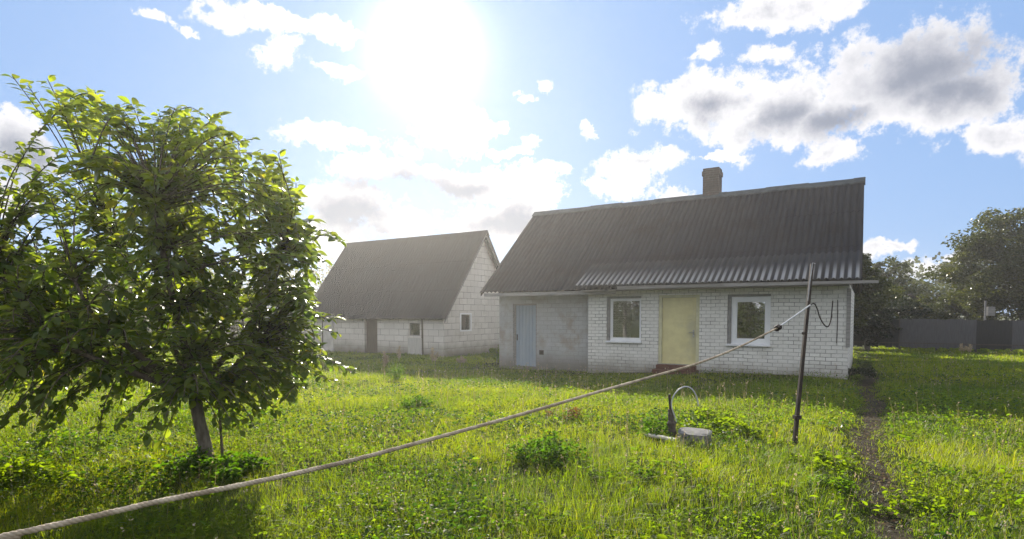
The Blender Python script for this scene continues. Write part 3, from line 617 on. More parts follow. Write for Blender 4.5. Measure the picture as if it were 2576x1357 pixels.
# ------------------------------------------------------------------ the broad-leaved tree on the left
def fruit_tree():
    base = ground_at(522, 1178); root = empty('fruit_tree', base, 0, 'big leafy fruit tree with low spreading crown and whitewashed leaning trunk', 'tree')
    br = MB(); rng = random.Random(5)
    top = Vector((-.10, -.02, .75))
    br.tube([(0, 0, -.1), (0, 0, .02), (-.02, 0, .25), (-.07, -.01, .5), tuple(top)], [.10, .075, .062, .058, .062], 12)
    # envelope: ellipsoids relative to the base (c, r)
    # envelope ellipsoids (centre, radii): low broad skirt, main mass, rising left shoulder
    E = [((-.55, 0, 2.62), (1.0, .9, .72)), ((.30, 0, 2.15), (.72, .8, .72)), ((-1.5, 0, 2.95), (1.0, .9, .72)), ((-.5, 0, 1.10), (1.65, 1.4, .86)), ((-.9, -.2, .95), (1.9, 1.3, .70)), ((-.5, 0, 2.2), (1.35, 1.2, 1.25)), ((.42, .1, 1.95), (.70, .9, 1.05)), ((.55, .1, 1.2), (.74, .9, .62)),
         ((-1.5, .1, 2.6), (1.1, 1.0, 1.05)), ((-2.0, 0, 1.4), (1.3, 1.2, .95)), ((-2.3, .2, 2.3), (1.0, 1.0, 1.0))]
    E.append(((-.05, -.05, 2.35), (.85, .9, .82))); E.append(((.02, -.3, 2.05), (.6, .8, 1.05))); E.append(((-.85, 0, 2.0), (.85, 1.0, 1.15))); EW = [(r_[0] * r_[1] * r_[2]) ** .8 for c_, r_ in E]; EW = [w_ * (.40 if c_[0] < -1.2 and c_[2] > 2 else 1.) for w_, (c_, r_) in zip(EW, E)]
    inside = lambda p: any(sum(((p[k] - c[k]) / r[k]) ** 2 for k in range(3)) < 1 for c, r in E)
    tips = []
    while len(tips) < 1000:
        c, r = rng.choices(E, weights=EW)[0]; d = Vector((rng.gauss(0, 1), rng.gauss(0, 1), rng.gauss(0, 1))).normalized() * (rng.random() ** .35)
        p = Vector((c[0] + d.x * r[0], c[1] + d.y * r[1], c[2] + d.z * r[2]))
        if p.z < .30 + .10 * math.sin(p.x * 5): continue
        tips.append(p)
    # extra long shoots along the top and the right
    for (px, py, dd) in ((30, 190, -.4), (70, 215, -.3), (120, 200, -.2), (240, 232, .1), (330, 262, -.1), (440, 272, 0), (560, 288, -.2), (640, 350, 0), (700, 385, -.1), (745, 460, .1), (715, 520, 0), (790, 555, .2), (835, 590, 0), (862, 610, -.2), (820, 660, .2), (780, 770, -.3), (800, 790, -.3), (850, 800, -.4), (870, 925, -.3), (890, 938, -.2), (830, 960, -.3), (60, 390, -.5), (20, 480, -.6), (65, 530, -.3), (40, 560, -.5), (95, 1085, -.6), (365, 1095, -.7), (640, 1075, -.3), (600, 1080, -.2)):
        tips.append(at(px, py, base.y + dd) - base)
    OUT = [(150, 232), (300, 268), (430, 290), (540, 305), (640, 372), (700, 425), (745, 500), (785, 575), (800, 650), (775, 740), (770, 800), (805, 890), (770, 980), (690, 1040)]
    for q_ in range(170):
        i_ = rng.randrange(len(OUT) - 1); f_ = rng.random(); ox, oy = [OUT[i_][k_] * (1 - f_) + OUT[i_ + 1][k_] * f_ for k_ in (0, 1)]
        dn = rng.random() ** 1.3 * 75; tips.append(at(ox - dn * .45 + rng.uniform(-8, 8), oy + dn * (1 if i_ < 9 else -.5), base.y + rng.uniform(-.7, .7)) - base)
    limbs = []; tk_ = br; br = MB()
    for i in range(11):
        an = i * 2 * math.pi / 11 + rng.uniform(-.2, .2); ln = rng.uniform(.9, 1.8); up = rng.uniform(.45, 1.75)
        e_ = Vector((math.cos(an) * ln - .55, math.sin(an) * ln * .8, .75 + up * ln)); m_ = top.lerp(e_, .5) + Vector((rng.uniform(-.1, .1), rng.uniform(-.1, .1), -.08))
        
        while not inside(e_ * 1.0) and (e_ - top).length > .5: e_ = top.lerp(e_, .85)
        e_ = top.lerp(e_, .85); P_ = resample([top, m_ if (m_ - top).length < (e_ - top).length * .8 else top.lerp(e_, .5), e_], 5); br.tube(P_, [.038 * (1 - .75 * k / (len(P_) - 1)) for k in range(len(P_))], 7); limbs += P_[3:]
    LP, LD, LU, LS, LT = [], [], [], [], []
    for ti, t in enumerate(tips):
        o = min(limbs, key=lambda q: (q - t).length + .6 * max(0, q.z - t.z))
        if ti >= 1170: o = min(tips[:1170], key=lambda q: abs((q - t).length - .55) + .4 * max(0, q.z - t.z))
        out = (t - Vector((-.5, 0, 1.1))).normalized()
        mid = o.lerp(t, .55) + Vector((0, 0, .10)) + out * .05
        P_ = resample([o, mid, t + Vector((0, 0, 0))], 5); L = sum((P_[k + 1] - P_[k]).length for k in range(len(P_) - 1))
        br.tube(P_, [.0062 * (1 - .7 * k / (len(P_) - 1)) + .0015 for k in range(len(P_))], 4, cap=False)
        nl = rng.randint(15, 24) + (6 if ti >= 1170 else 0)
        for k in range(nl):
            f = 1 - (k / nl) * min(1., .75 / max(L, .3)); x = f * (len(P_) - 1); i0 = min(int(x), len(P_) - 2); p = P_[i0].lerp(P_[i0 + 1], x - i0)
            tg = (P_[i0 + 1] - P_[i0]).normalized(); sd_ = tg.cross(Vector((0, 0, 1)))
            if sd_.length < .1: sd_ = Vector((1, 0, 0))
            sd_.normalize(); s = 1 if k % 2 else -1
            dv_ = (tg * rng.uniform(.3, .9) + sd_ * s * rng.uniform(.5, 1.1) + Vector((rng.gauss(0, .25), rng.gauss(0, .25), rng.gauss(.05, .3)))).normalized()
            up_ = (Vector((0, 0, 1)) + Vector((rng.gauss(0, .4), rng.gauss(0, .4), 0))).normalized()
            LP.append(p + dv_ * .015); LD.append(dv_); LU.append(up_); LS.append(rng.choice((rng.uniform(.05, .08), rng.uniform(.08, .115), rng.uniform(.08, .125))) * (1 if k > 1 else .7))
            LT.append((min(1, max(0, rng.gauss(.35, .25) + .45 * (t.z > 2.3) * rng.random())), .55 * (rng.random() < .012)))
    V, f3, f4, k = scatter(leaf_template(.62, .18, .30), np.array(LP), np.array(LD), np.array(LU), LS)
    np_mesh('crown', V, f3, f4, M['appleleaf'], root, np.repeat(np.array(LT), k, 0), smooth=True)
    tk_.build('trunk', M['limebark'], root, smooth=True); br.build('branches', M['bark'], root, smooth=True)
    return base
tb = fruit_tree()
s0 = ground_at(561, 1178)
sk = MB().tube([(0, 0, -.15), (-.005, 0, .2), (-.03, 0, .7)], [.014, .013, .011], 7).build('stake', M['bark'], None); sk.location = s0
tag(sk, 'thin upright stake right beside the fruit tree trunk', 'stake')

# ------------------------------------------------------------------ other trees and bushes
def leafy(name, base, height, rad, label, cat, group=None, nclump=60, per=110, leaf=.16, mat='farleaf', trunk_h=.25, sparse=1., seed=1, squash=1., tr=.16, clr=.22):
    rng = random.Random(seed); R2 = np.random.default_rng(seed)
    root = empty(name, base, rng.uniform(0, 6), label, cat, group)
    ch = height * (1 - trunk_h); cz = height * trunk_h + ch / 2
    cen = []
    while len(cen) < nclump:
        d = Vector((rng.gauss(0, 1), rng.gauss(0, 1), rng.gauss(0, 1))).normalized() * (rng.random() ** .30) * rng.uniform(.78, 1.08)
        wob = 1 + .25 * math.sin(3 * math.atan2(d.y, d.x) + seed) * (1 - abs(d.z))
        p = Vector((d.x * rad * wob, d.y * rad * wob, cz + d.z * ch / 2 * .93))
        if p.z > .15: cen.append(p)
    P, T = [], []
    for c_ in cen:
        n = int(per * rng.uniform(.5, 1.4) * sparse); s_ = clr * rad * rng.uniform(.6, 1.25)
        q = R2.normal(0, 1, (n, 3)); q /= np.linalg.norm(q, axis=1, keepdims=True); q *= (R2.random((n, 1)) ** .4) * s_ * np.array([1.15, 1.15, .7 * squash])
        P.append(q + np.array(c_)); T.append(np.stack([np.clip(R2.normal(rng.uniform(.2, .7), .18, n), 0, 1), (R2.random(n) < .01) * .6], 1))
    P = np.concatenate(P); T = np.concatenate(T); n = len(P); P[:, 2] = np.maximum(P[:, 2], .02)
    V, f3, f4, k = scatter(small_template(.62, .3), P, rand_dir(n, -.8, .5), rand_dir(n, .0, 1), R2.uniform(.6, 1.3, n) * leaf)
    np_mesh('crown', V, f3, f4, M[mat], root, np.repeat(T, k, 0))
    b_ = MB(); th_ = height * trunk_h + ch * .35
    tk = resample([Vector((0, 0, -.2)), Vector((rng.uniform(-.1, .1), 0, th_ * .5)), Vector((rng.uniform(-.2, .2), rng.uniform(-.2, .2), th_)), Vector((0, 0, height * .86))], 4)
    b_.tube(tk, [tr * (1 - .9 * i / (len(tk) - 1)) for i in range(len(tk))], 8)
    for c_ in cen[::2]:
        s_ = min(tk[2:], key=lambda q: abs(q.z - c_.z * .75)); m_ = s_.lerp(c_, .5) + Vector((0, 0, .06 * height))
        pts = resample([s_, m_, c_], 3); b_.tube(pts, [tr * .28 * (1 - .8 * i / (len(pts) - 1)) for i in range(len(pts))], 5, cap=False)
    b_.build('trunk', M['birchbark'], root, smooth=True); return root
def gp_(px, d): p = at(px, 792, d); return (p.x, p.y, gz(p.x, p.y))
def hgt(py, d): return at(1288, py, d).z + .3
leafy('tree', gp_(2575, 29), hgt(512, 29), 3.1, 'biggest dark tree, rising in front of the others over the fence', 'tree', 'trees behind the fence', 190, 230, .16, seed=3, trunk_h=.12, clr=.20)
leafy('tree', gp_(2232, 41), hgt(632, 41), 2.1, 'bushy tree with a ragged top just right of the house roof', 'tree', 'trees behind the fence', 55, 90, .22, seed=4, trunk_h=.3, clr=.22)
leafy('tree', gp_(2300, 44), hgt(690, 44), 2.4, 'low olive green tree in the dip between the taller crowns', 'tree', 'trees behind the fence', 50, 110, .22, seed=8, trunk_h=.1)
leafy('tree', gp_(2392, 52), hgt(640, 52), 2.0, 'thin see-through tree left of the big dark tree', 'tree', 'trees behind the fence', 34, 46, .26, seed=9, trunk_h=.35, clr=.26)
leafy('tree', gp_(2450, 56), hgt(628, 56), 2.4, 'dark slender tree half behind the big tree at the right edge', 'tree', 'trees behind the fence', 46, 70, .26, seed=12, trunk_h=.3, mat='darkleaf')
leafy('tree', gp_(2205, 33.5), hgt(700, 33.5), 1.9, 'rounded brownish tree close behind the house corner', 'tree', 'trees behind the fence', 60, 130, .17, seed=13, trunk_h=.1)
leafy('bush', gp_(2350, 33), hgt(735, 33), 1.8, 'olive green bush behind the fence next to the brown shed roof', 'bush', 'bushes behind the fence', 50, 120, .15, seed=14, trunk_h=.03)
leafy('bush', gp_(2430, 31.5), hgt(722, 31.5), 1.7, 'lighter green bush behind the fence below the thin tree', 'bush', 'bushes behind the fence', 50, 120, .15, seed=15, trunk_h=.03)
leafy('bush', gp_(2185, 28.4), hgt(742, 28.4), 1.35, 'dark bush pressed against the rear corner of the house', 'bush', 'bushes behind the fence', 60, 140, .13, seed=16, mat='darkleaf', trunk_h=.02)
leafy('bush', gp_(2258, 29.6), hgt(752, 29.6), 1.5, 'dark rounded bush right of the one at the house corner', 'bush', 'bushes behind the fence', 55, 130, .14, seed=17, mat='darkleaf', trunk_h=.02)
leafy('tree', gp_(2790, 31), 7.2, 3.0, 'broad tree in line with the fence beyond the right edge', 'tree', 'trees behind the fence', 70, 120, .2, seed=18, trunk_h=.15)
leafy('tree', (12.2, 25.5, -.1), 6.7, 2.4, 'dense garden tree standing hidden behind the brick house', 'tree', None, 170, 200, .17, seed=19, trunk_h=.12)
leafy('tree', (15.2, 26.6, -.1), 4.7, 1.7, 'smaller garden tree between the house and the fence', 'tree', None, 130, 200, .15, seed=20, trunk_h=.15, mat='farleaf')
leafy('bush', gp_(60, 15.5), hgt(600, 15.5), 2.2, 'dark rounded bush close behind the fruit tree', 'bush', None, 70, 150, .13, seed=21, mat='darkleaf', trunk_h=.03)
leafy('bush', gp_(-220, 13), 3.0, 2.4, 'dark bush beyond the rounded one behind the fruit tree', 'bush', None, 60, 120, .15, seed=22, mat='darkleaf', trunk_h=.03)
leafy('bush', gp_(330, 24), hgt(690, 24), 2.6, 'grey-green bush seen through the gaps of the fruit tree', 'bush', None, 60, 110, .18, seed=23, trunk_h=.03)
leafy('tree', gp_(560, 42), hgt(720, 42), 2.6, 'low distant tree left of the pale roof', 'tree', None, 50, 90, .25, seed=24, trunk_h=.2)
leafy('tree', (-11.6, 6.4, 0), 5.6, 2.6, 'unseen tree left of the picture, added to darken the house window reflection', 'tree', None, 60, 110, .2, seed=31, trunk_h=.15)  # added out of view so the window mirrors dark leaves instead of sky
nb = ground_at(1232, 884); leafy('bush', (loc(-12.0, 1.5).x, loc(-12.0, 1.5).y, -.35), .75, .55, 'low dark bush between the barn gable and the house', 'bush', None, 24, 70, .07, seed=25, mat='weed', trunk_h=.02, tr=.02)
cb = loc(.30, .25); leafy('bush', (cb.x, cb.y, gz(cb.x, cb.y)), .42, .34, 'small leafy weed bush hiding the right foot of the brick wall', 'bush', None, 26, 60, .055, seed=26, mat='darkleaf', trunk_h=.02, tr=.01)

# far treeline closing the horizon on every side
def treeline():
    R2 = np.random.default_rng(77); n = 80000; a_ = R2.uniform(0, 2 * np.pi, n); r_ = R2.uniform(95, 125, n)
    x, y = np.cos(a_) * r_, np.sin(a_) * r_; top = (y > -20) * 0 + 4.5 + 5 * vnoise(a_ * 30, r_ * .2, 1.) + 3 * vnoise(a_ * 90, r_ * .1, 1.)
    top = top * np.where(y < 0, .35, 1.); z = top * R2.random(n) ** .7
    V, f3, f4, k = scatter(small_template(.8, .3), np.stack([x, y, z], 1), rand_dir(n), rand_dir(n, 0, 1), R2.uniform(.35, .8, n))
    o = np_mesh('distant_woods', V, f3, f4, M['farleaf'], None, np.repeat(np.stack([R2.random(n) * .6, np.zeros(n)], 1), k, 0)); tag(o, 'low line of distant woods on the horizon', 'woods', kind='stuff')
treeline()

# ------------------------------------------------------------------ fence behind the garden
f0 = at(2120, 792, 29.0); f0 = Vector((f0.x, f0.y, 0)); fence = empty('garden_fence', (f0.x, f0.y, -.12), -TH_, 'weathered grey board fence with dark sections behind the shaded grass', 'fence')
kinds = ['dark', 'grey', 'brown', 'dark', 'grey', 'grey', 'dark', 'grey', 'brown', 'dark', 'grey', 'grey', 'brown', 'grey']
rng = random.Random(4); px_ = -3.0
for i, kk in enumerate(kinds):
    wdt = 1.45 if kk != 'dark' else 1.25; m_ = MB(); x = px_; base_h = 1.44 + rng.uniform(-.03, .03)
    while x < px_ + wdt - .05:
        bw_ = rng.uniform(.10, .15); h_ = base_h + rng.uniform(-.03, .02); m_.box(x, min(x + bw_, px_ + wdt) - .003, rng.uniform(0, .006), .025, .12 + rng.uniform(-.04, .04), h_); x += bw_
    m_.build('panel', M['fence'][kk], fence); MB().box(px_ - .04, px_ + .04, .03, .11, -.3, base_h + .02).build('post', M['darktimber'], fence); px_ += wdt
MB().box(-3, px_, .028, .07, .38, .46).build('rail', M['darktimber'], fence); MB().box(-3, px_, -.02, -.001, .30, .34).build('rail', M['darktimber'], fence)
# brown roofed shed behind the fence
sh = at(2289, 740, 38.0); shed = empty('shed', (sh.x, sh.y, 0), -TH_ + .1, 'low shed with a brown pitched roof peeping over the fence', 'shed')
hz_ = sh.z; MB().box(-2.2, 2.2, 0, 5, -.3, hz_ - 1.6).prism([(-2.2, hz_ - 1.598), (2.2, hz_ - 1.598), (0, hz_ - .1)], 0, 5).build('wall', M['fence']['brown'], shed)
MB().prism([(-2.6, hz_ - 1.75), (0, hz_), (2.6, hz_ - 1.75), (2.6, hz_ - 1.85), (0, hz_ - .1), (-2.6, hz_ - 1.85)], -.4, 5.4).build('roof', mat_noise('brown_sheet', (.085, .065, .055), (.06, .048, .042), 3), shed)
# utility post with a meter box
up = at(2478, 800, 28.2); u_ = empty('utility_post', (up.x, up.y, -.1), 0, 'pale utility post with grey meter box above the fence', 'post')
zt_ = at(2478, 757, 28.2).z; MB().tube([(0, 0, -.2), (0, 0, zt_ + .1)], [.05, .04], 8).build('post', M['greytrim'], u_)
MB().box(.08, .42, -.08, .10, at(2478, 795, 28.2).z + .1, at(2478, 772, 28.2).z + .1).build('meter_box', M['greytrim'], u_, bevel=.01)
# pale roofed building and pole far left of the barn
fl = at(722, 733, 44.0); fbld = empty('outbuilding', (fl.x, fl.y, 0), .05, 'distant outbuilding with a pale slate roof left of the barn', 'outbuilding')
rz_ = fl.z; MB().box(-6, 2.2, .5, 6.5, -.5, rz_ - 1.9).build('wall', M['block'], fbld)
mm = MB(); corr_sheet(mm, -6.3, 2.5, (.1, rz_ - 2.0), (3.5, rz_), pitch=.35, amp=.03); corr_sheet(mm, -6.3, 2.5, (6.9, rz_ - 2.0), (3.5, rz_), pitch=.35, amp=.03); mm.build('roof', M['slate'], fbld, smooth=True)
MB().box(-6.4, 2.6, 3.38, 3.62, rz_ - .02, rz_ + .09).build('ridge_cap', M['darktimber'], fbld)
pl = at(756, 790, 36.0); po_ = MB().tube([(0, 0, -.3), (0, 0, at(756, 690, 36.).z + .1)], [.06, .035], 8).build('utility_pole', M['darktimber'], None); po_.location = (pl.x, pl.y, 0)
tag(po_, 'thin dark pole in front of the pale slate roof left of the barn', 'pole')

# ------------------------------------------------------------------ grass and weeds
def allowed(x, y, mg=0.):
    a_, b_ = to_house(x, y); ok = ~((a_ > A0 - .05) & (a_ < .03) & (b_ > -.03 + .45 * (a_ < -LB)) & (b_ < 7.35))
    dx, dy = x - bc.x, y - bc.y; a2 = dx * U.x + dy * U.y; b2_ = dx * Wd.x + dy * Wd.y
    ok &= ~((a2 > -BL_ - .05) & (a2 < .05) & (b2_ > -.05) & (b2_ < BW + .05))
    ds = (a_ > hd[0] - .1) & (a_ < hd[1] + .1) & (b_ > -1.25) & (b_ < 0); ok &= ~ds
    ok &= ((x - sp_.x) ** 2 + (y - sp_.y) ** 2 > .21 ** 2)
    bx, by = (x - b1.x), (y - b1.y); tt = (bx * bv.x + by * bv.y) / bv.length; pr = np.abs(bx * -bv.y + by * bv.x) / bv.length
    ok &= ~((tt > -.02) & (tt < bv.length + .02) & (pr < .09)); return ok
def sample(n, d0, d1, power, xm=1.02, xadd=3.4):
    u = RNG.random(n); q = 2 - power                   # density per area ~ d^-power
    d = (d0 ** q + u * (d1 ** q - d0 ** q)) ** (1 / q) if abs(q) > 1e-6 else d0 * (d1 / d0) ** u
    x = RNG.uniform(-1, 1, n) * (d * xm + xadd) ; return x, d
def meadow(n, d0, d1, power):
    x, y = sample(n, d0, d1, power); pdist, b_ = path_dist(x, y)
    nt = n // 16; ti_ = RNG.integers(0, nt, n); tuft = RNG.random(n) < .55; tr_ = np.abs(RNG.normal(0, .035, n)) * (1 + .03 * y); ta_ = RNG.uniform(0, 2 * np.pi, n)
    tx, ty = x[ti_] , y[ti_]; far = tuft; x = np.where(far, tx + tr_ * np.cos(ta_), x); y = np.where(far, ty + tr_ * np.sin(ta_), y); pdist, b_ = path_dist(x, y); th_ = RNG.uniform(.75, 1.45, nt)[ti_] * tuft + (~tuft) * .85
    k = allowed(x, y); onpath = (pdist < .02 + .15 * vnoise(x, y, .45)) & (b_ < 8)
    k &= ~(onpath & (RNG.random(n) > .20)); x, y = x[k], y[k]; pdist = pdist[k]; ta_, th_, tuft = ta_[k], th_[k], tuft[k]; n = len(x)
    patch = vnoise(x, y, .8) * .6 + vnoise(x + 31, y + 7, 2.6) * .4; fine = vnoise(x + 5, y, .22)
    h = (.045 + .105 * patch ** 1.4 + .045 * fine) * RNG.uniform(.55, 1.35, n); h *= np.where(RNG.random(n) < .03, 1.7, 1)
    h *= th_; h *= 1 - .12 * sstep(y, 9, 15); h *= .45 + .55 * sstep(pdist, .15, .6); ah_, bh_ = to_house(x, y); h *= np.where((ah_ < .6) & (ah_ > A0 - 1), .45 + .55 * sstep(-bh_, .3, 1.8), 1.)
    wd = np.maximum(.0028, .00056 * y) * RNG.uniform(.7, 1.5, n)
    an = np.where(tuft, ta_ + RNG.normal(0, .5, n), RNG.uniform(0, 2 * np.pi, n)); ln = RNG.uniform(.35, 1.15, n) * h; bx, by = np.cos(an), np.sin(an); sa = an + np.pi / 2 + RNG.normal(0, .5, n); sx_, sy_ = np.cos(sa) * wd / 2, np.sin(sa) * wd / 2
    z = zg(x, y) - .01; z1 = z + h * .58; z2 = z + h * (1 - .30 * (ln / h) ** 2)
    V = np.empty((n, 5, 3)); mx, my = x + bx * ln * .30, y + by * ln * .30
    V[:, 0] = np.stack([x - sx_, y - sy_, z], 1); V[:, 1] = np.stack([x + sx_, y + sy_, z], 1)
    V[:, 2] = np.stack([mx - sx_ * .8, my - sy_ * .8, z1], 1); V[:, 3] = np.stack([mx + sx_ * .8, my + sy_ * .8, z1], 1)
    V[:, 4] = np.stack([x + bx * ln, y + by * ln, z2], 1)
    o5 = np.arange(n) * 5; f4 = np.stack([o5, o5 + 1, o5 + 3, o5 + 2], 1); f3 = np.stack([o5 + 2, o5 + 3, o5 + 4], 1)
    hue = np.clip(-.05 + .75 * vnoise(x + 50, y + 20, 1.1) + .5 * vnoise(x, y + 60, 4.) + RNG.normal(0, .16, n), 0, 1); dry = (RNG.random(n) < .03) * RNG.uniform(.3, .9, n)
    return V.reshape(-1, 3), f3, f4, np.repeat(np.stack([hue, dry], 1), 5, 0)
V, f3, f4, T = meadow(950000, 2.4, 30, 1.5)
gr = np_mesh('grass', V, f3, f4, M['grass'], None, T); tag(gr, 'long unmown green grass filling the garden', 'grass', kind='stuff')
def weeds(n, d0, d1, power, smin, smax, thr, tmpl, zlo, zhi, sc, mat, name, label, off=0, upd=.5):
    x, y = sample(n, d0, d1, power); pd, b_ = path_dist(x, y); m_ = vnoise(x + off, y + off * 2, sc) * .65 + vnoise(x + off * 3, y, sc * .37) * .35
    k = allowed(x, y) & ((pd > .2) | (b_ > 6)) & (m_ + RNG.normal(0, .06, n) > thr); x, y, m_ = x[k], y[k], m_[k]; n = len(x)
    z = zg(x, y) + RNG.uniform(zlo, zhi, n) * (.4 + 1.2 * (m_ - thr) / (1 - thr)); z = np.maximum(z, zg(x, y) + .01)
    s_ = RNG.uniform(smin, smax, n) * (1 + .02 * y)
    V, f3, f4, kk = scatter(tmpl, np.stack([x, y, z], 1), rand_dir(n, -.2, .6), rand_dir(n, upd, 1), s_)
    hue = np.clip(.15 + .8 * vnoise(x + off, y, .9) + RNG.normal(0, .15, n), 0, 1)
    o = np_mesh(name, V, f3, f4, M[mat], None, np.repeat(np.stack([hue, (RNG.random(n) < .01) * .6], 1), kk, 0)); tag(o, label, 'weeds', kind='stuff')
weeds(260000, 2.6, 26, 1.5, .014, .036, .44, small_template(.8, .2), .02, .17, 1.1, 'weed', 'low_weeds', 'small-leaved clover and nettle weeds growing in patches through the grass', 13)
weeds(13000, 2.6, 13, 1.5, .035, .080, .54, leaf_template(.45, .2, .3), .02, .14, .9, 'weed', 'broad_weeds', 'broad light green dandelion and dock leaves among the grass', 41, .3)

M['nettle'] = leafmat('nettle_leaf', (.012, .034, .006), (.036, .066, .008), .45, (3.6, 4.0, .9), .03, .45)
weeds(60000, 2.6, 16, 1.5, .026, .055, .60, leaf_template(.5, .2, .3), .03, .20, 1.5, 'nettle', 'nettle_patches', 'darker patches of nettle and dead-nettle in the lawn', 71, .3)
def weed_clump(px, py, r, h, label, mat='weed', n=900, leaf=.045, tint=.2, name='weed_bush', group='leafy weed clumps in the grass', tall=1.):
    p = ground_at(px, py); R2 = np.random.default_rng(int(px))
    ns = max(6, n // 45); P = []; st_ = MB()
    for i in range(ns):
        a_ = R2.uniform(0, 6.28); q = r * R2.random() ** .6; bx, by = math.cos(a_) * q, math.sin(a_) * q; hh = h * (1 - .55 * (q / r) ** 2) * R2.uniform(.7, 1.15)
        tip = Vector((bx * 1.15, by * 1.15, hh)); st_.tube([(bx * .8, by * .8, -.03), tuple(tip)], .004, 4, cap=False); f = R2.random((n // ns, 1)) ** .7
        P.append(np.array([[bx * .8, by * .8, 0]]) * (1 - f) + np.array([tuple(tip)]) * f + R2.normal(0, 1, (n // ns, 3)) * np.array([.045, .045, .02]))
    P = np.concatenate(P); m = len(P)
    V, f3, f4, k = scatter(leaf_template(.5, .2, .35), P, rand_dir(m, -.3, .6), rand_dir(m, .3, 1), R2.uniform(.6, 1.3, m) * leaf)
    n0 = len(V); sv = np.array(st_.v); sf = np.array(st_.f)
    T = np.concatenate([np.repeat(np.stack([np.clip(R2.normal(tint, .15, m), 0, 1), np.zeros(m)], 1), k, 0), np.full((len(sv), 2), (.3, 0))])
    o = np_mesh(name, np.concatenate([V, sv]), f3, np.concatenate([f4, sf + n0]), M[mat], None, T); o.location = p; tag(o, label, 'weeds', group)
weed_clump(1378, 1165, .34, .30, 'dark bushy nettle clump below the middle of the rope', tint=.05, n=1300)
weed_clump(1432, 1050, .34, .16, 'rusty orange withered plant patch just under the rope', 'rust', 330, .04, .3, 'withered_bush', None)
weed_clump(1052, 1030, .22, .24, 'small dark weed clump in the middle of the left lawn', tint=.1, n=700)
weed_clump(1000, 960, .26, .50, 'tall pointed thistle clump near the shadow of the barn', tint=.2, n=700)
weed_clump(1650, 1100, .30, .26, 'dark weeds growing behind the bleached board', tint=.1, n=700)
weed_clump(1810, 1090, .42, .22, 'bright strawberry-like leaves right of the concrete block', tint=.9, n=900, leaf=.06)
weed_clump(1770, 1062, .30, .20, 'bright leafy weeds behind the concrete block', tint=.9, n=600, leaf=.06)
weed_clump(2060, 1180, .24, .15, 'yellowish broad-leaved plant right of the pole foot', tint=1., n=300, leaf=.06)
weed_clump(2118, 1245, .20, .14, 'dark leaves leaning over the edge of the dirt path', tint=.3, n=350, leaf=.04)
weed_clump(1215, 1330, .55, .13, 'low dark weed clump on the lawn nearest the camera below the rope', tint=.35, n=700, leaf=.04)
weed_clump(1620, 1215, .55, .13, 'low dark weed clump between the board and the bottom edge', tint=.35, n=700, leaf=.04)
weed_clump(490, 1190, .28, .20, 'dark suckers and weeds round the foot of the fruit tree', tint=.05, n=800, leaf=.06)
weed_clump(575, 1200, .30, .22, 'dark weeds at the foot of the stake', tint=.08, n=600, leaf=.06)
weed_clump(2300, 1290, .26, .13, 'leafy weed clump right of the path near the bottom', tint=.8, n=300, leaf=.05)
weed_clump(60, 1230, .35, .25, 'yellow-green leafy weeds in the shade under the fruit tree', tint=1., n=600, leaf=.07)

def dry_stalk(px, py, top, label, n=3, mat='dry'):
    p = ground_at(px, py); d = p.y; root = empty('dock_stalk', p, 0, label, 'dry plant', 'dry dock stalks standing in the grass'); R2 = random.Random(px); hh = at(px, top, d).z - p.z
    for i in range(n):
        e_ = Vector((R2.uniform(-.22, .22) * (i > 0), R2.uniform(-.1, .1), hh * (1 if i == 0 else R2.uniform(.6, .85))))
        MB().tube([(e_.x * .3, e_.y * .3, 0), (e_.x * .7, e_.y * .7, e_.z * .5), tuple(e_)], .007, 5).build('stem', M[mat], root); P = []
        for k in range(150):
            f = 1 - .62 * R2.random(); w_ = .04 * (1.15 - f) + .016; P.append((e_.x * f + R2.gauss(0, w_), e_.y * f + R2.gauss(0, w_), e_.z * f + R2.gauss(0, .02)))
        P = np.array(P); m = len(P); V, f3, f4, k = scatter(small_template(.8, .2), P, rand_dir(m, -.5, .9), rand_dir(m, 0, 1), RNG.uniform(.03, .055, m))
        np_mesh('seed_head', V, f3, f4, M[mat], root, np.repeat(np.stack([RNG.random(m), np.zeros(m)], 1), k, 0))  # loose dry seeds forming the head of each stalk
dry_stalk(1088, 918, 874, 'tall tan dock stalk left of the house in front of the barn', 3)
dry_stalk(968, 925, 884, 'reddish-tan dock stalks at the edge of the barn shadow', 4)
dry_stalk(1004, 915, 872, 'thin tan dock stalk right of the reddish ones', 2)
dry_stalk(1162, 918, 898, 'short pale seed heads left of the house end', 3)
dry_stalk(2418, 890, 866, 'pair of short dry stalks in front of the grey fence', 3)
dry_stalk(2443, 890, 868, 'thin dry stalk in front of the fence beside the pair', 2)

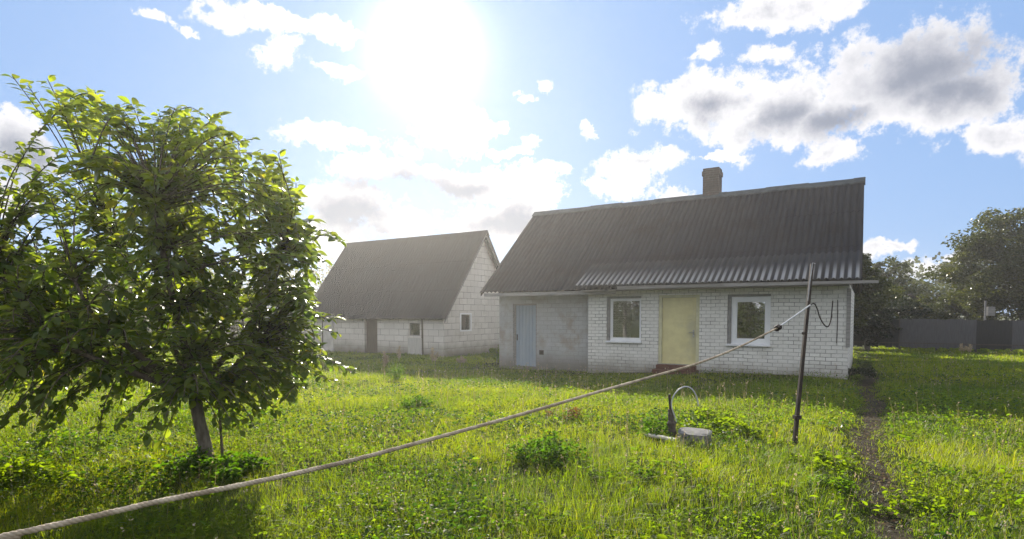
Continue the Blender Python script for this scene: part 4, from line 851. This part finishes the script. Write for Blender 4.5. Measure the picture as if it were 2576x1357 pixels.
def seed_tips():
    """tall thin flowering stems with pale tips standing above the grass"""
    n = 2600; x, y = sample(n, 3.2, 22, 1.2); pd, b_ = path_dist(x, y); k0 = allowed(x, y) & (pd > .25); x, y = x[k0], y[k0]; n = len(x)
    h = RNG.uniform(.18, .42, n); lx, ly = RNG.normal(0, .05, n), RNG.normal(0, .05, n); z = zg(x, y); wd = np.maximum(.0016, .00034 * y)
    V = np.empty((n, 3, 3)); V[:, 0] = np.stack([x - wd, y, z], 1); V[:, 1] = np.stack([x + wd, y, z], 1); V[:, 2] = np.stack([x + lx, y + ly, z + h], 1)
    T = np.repeat(np.stack([RNG.random(n), np.full(n, .5)], 1), 3, 0); F = np.arange(n * 3).reshape(-1, 3)
    m = n * 4; rp_ = np.repeat(np.arange(n), 4); P = np.stack([x + lx, y + ly, z + h], 1)[rp_] - np.stack([lx, ly, h], 1)[rp_] * RNG.uniform(0, .16, (m, 1)) + RNG.normal(0, .004, (m, 3))
    V2, f3, f4, k = scatter(small_template(.6, .2), P, rand_dir(m, .2, 1), rand_dir(m, -.5, 1), RNG.uniform(.008, .018, m) * (1 + .05 * y[rp_]))
    o = np_mesh('flowering_grass', np.concatenate([V.reshape(-1, 3), V2]), np.concatenate([F, f3 + n * 3]), f4, M['dry'], None, np.concatenate([T, np.repeat(np.stack([RNG.random(m), np.zeros(m)], 1), k, 0)])); tag(o, 'thin flowering grass stems with pale tips above the lawn', 'grass', kind='stuff')
seed_tips()

# fallen leaves on the path
def litter():
    R2 = np.random.default_rng(9); n = 1500; b_ = R2.uniform(-15, -1, n); a_ = .47 + .07 * np.sin(b_ * .9) + R2.normal(0, .15, n)
    x = HC.x + U.x * a_ + Wd.x * b_; y = HC.y + U.y * a_ + Wd.y * b_; P = np.stack([x, y, zg(x, y) + .014], 1)
    V, f3, f4, k = scatter(leaf_template(.6, .3, .1), P, rand_dir(n, -.1, .25), rand_dir(n, .7, 1), R2.uniform(.015, .045, n))
    o = np_mesh('leaf_litter', V, f3, f4, M['litter'], None, np.repeat(np.stack([R2.random(n) ** 2, np.zeros(n)], 1), k, 0)); tag(o, 'dry brown fallen leaves scattered on the dirt path', 'leaf litter', kind='stuff')
litter()

# ------------------------------------------------------------------ the hazy air against the sun
HAZE = .0015
if HAZE:
    hm, ht, ho = newmat('hazy_air'); pv = ht.node('ShaderNodeVolumePrincipled'); pv.inputs['Color'].default_value = (1, .97, .92, 1)
    pv.inputs['Density'].default_value = HAZE; pv.inputs['Anisotropy'].default_value = .67; ht.l.new(pv.outputs[0], ho.inputs['Volume'])
    hzb = MB().box(-140, 140, -135, 140, -3, 8.9).build('haze', hm, None); tag(hzb, 'thin sunlit haze in the air over the garden', 'haze', kind='stuff')
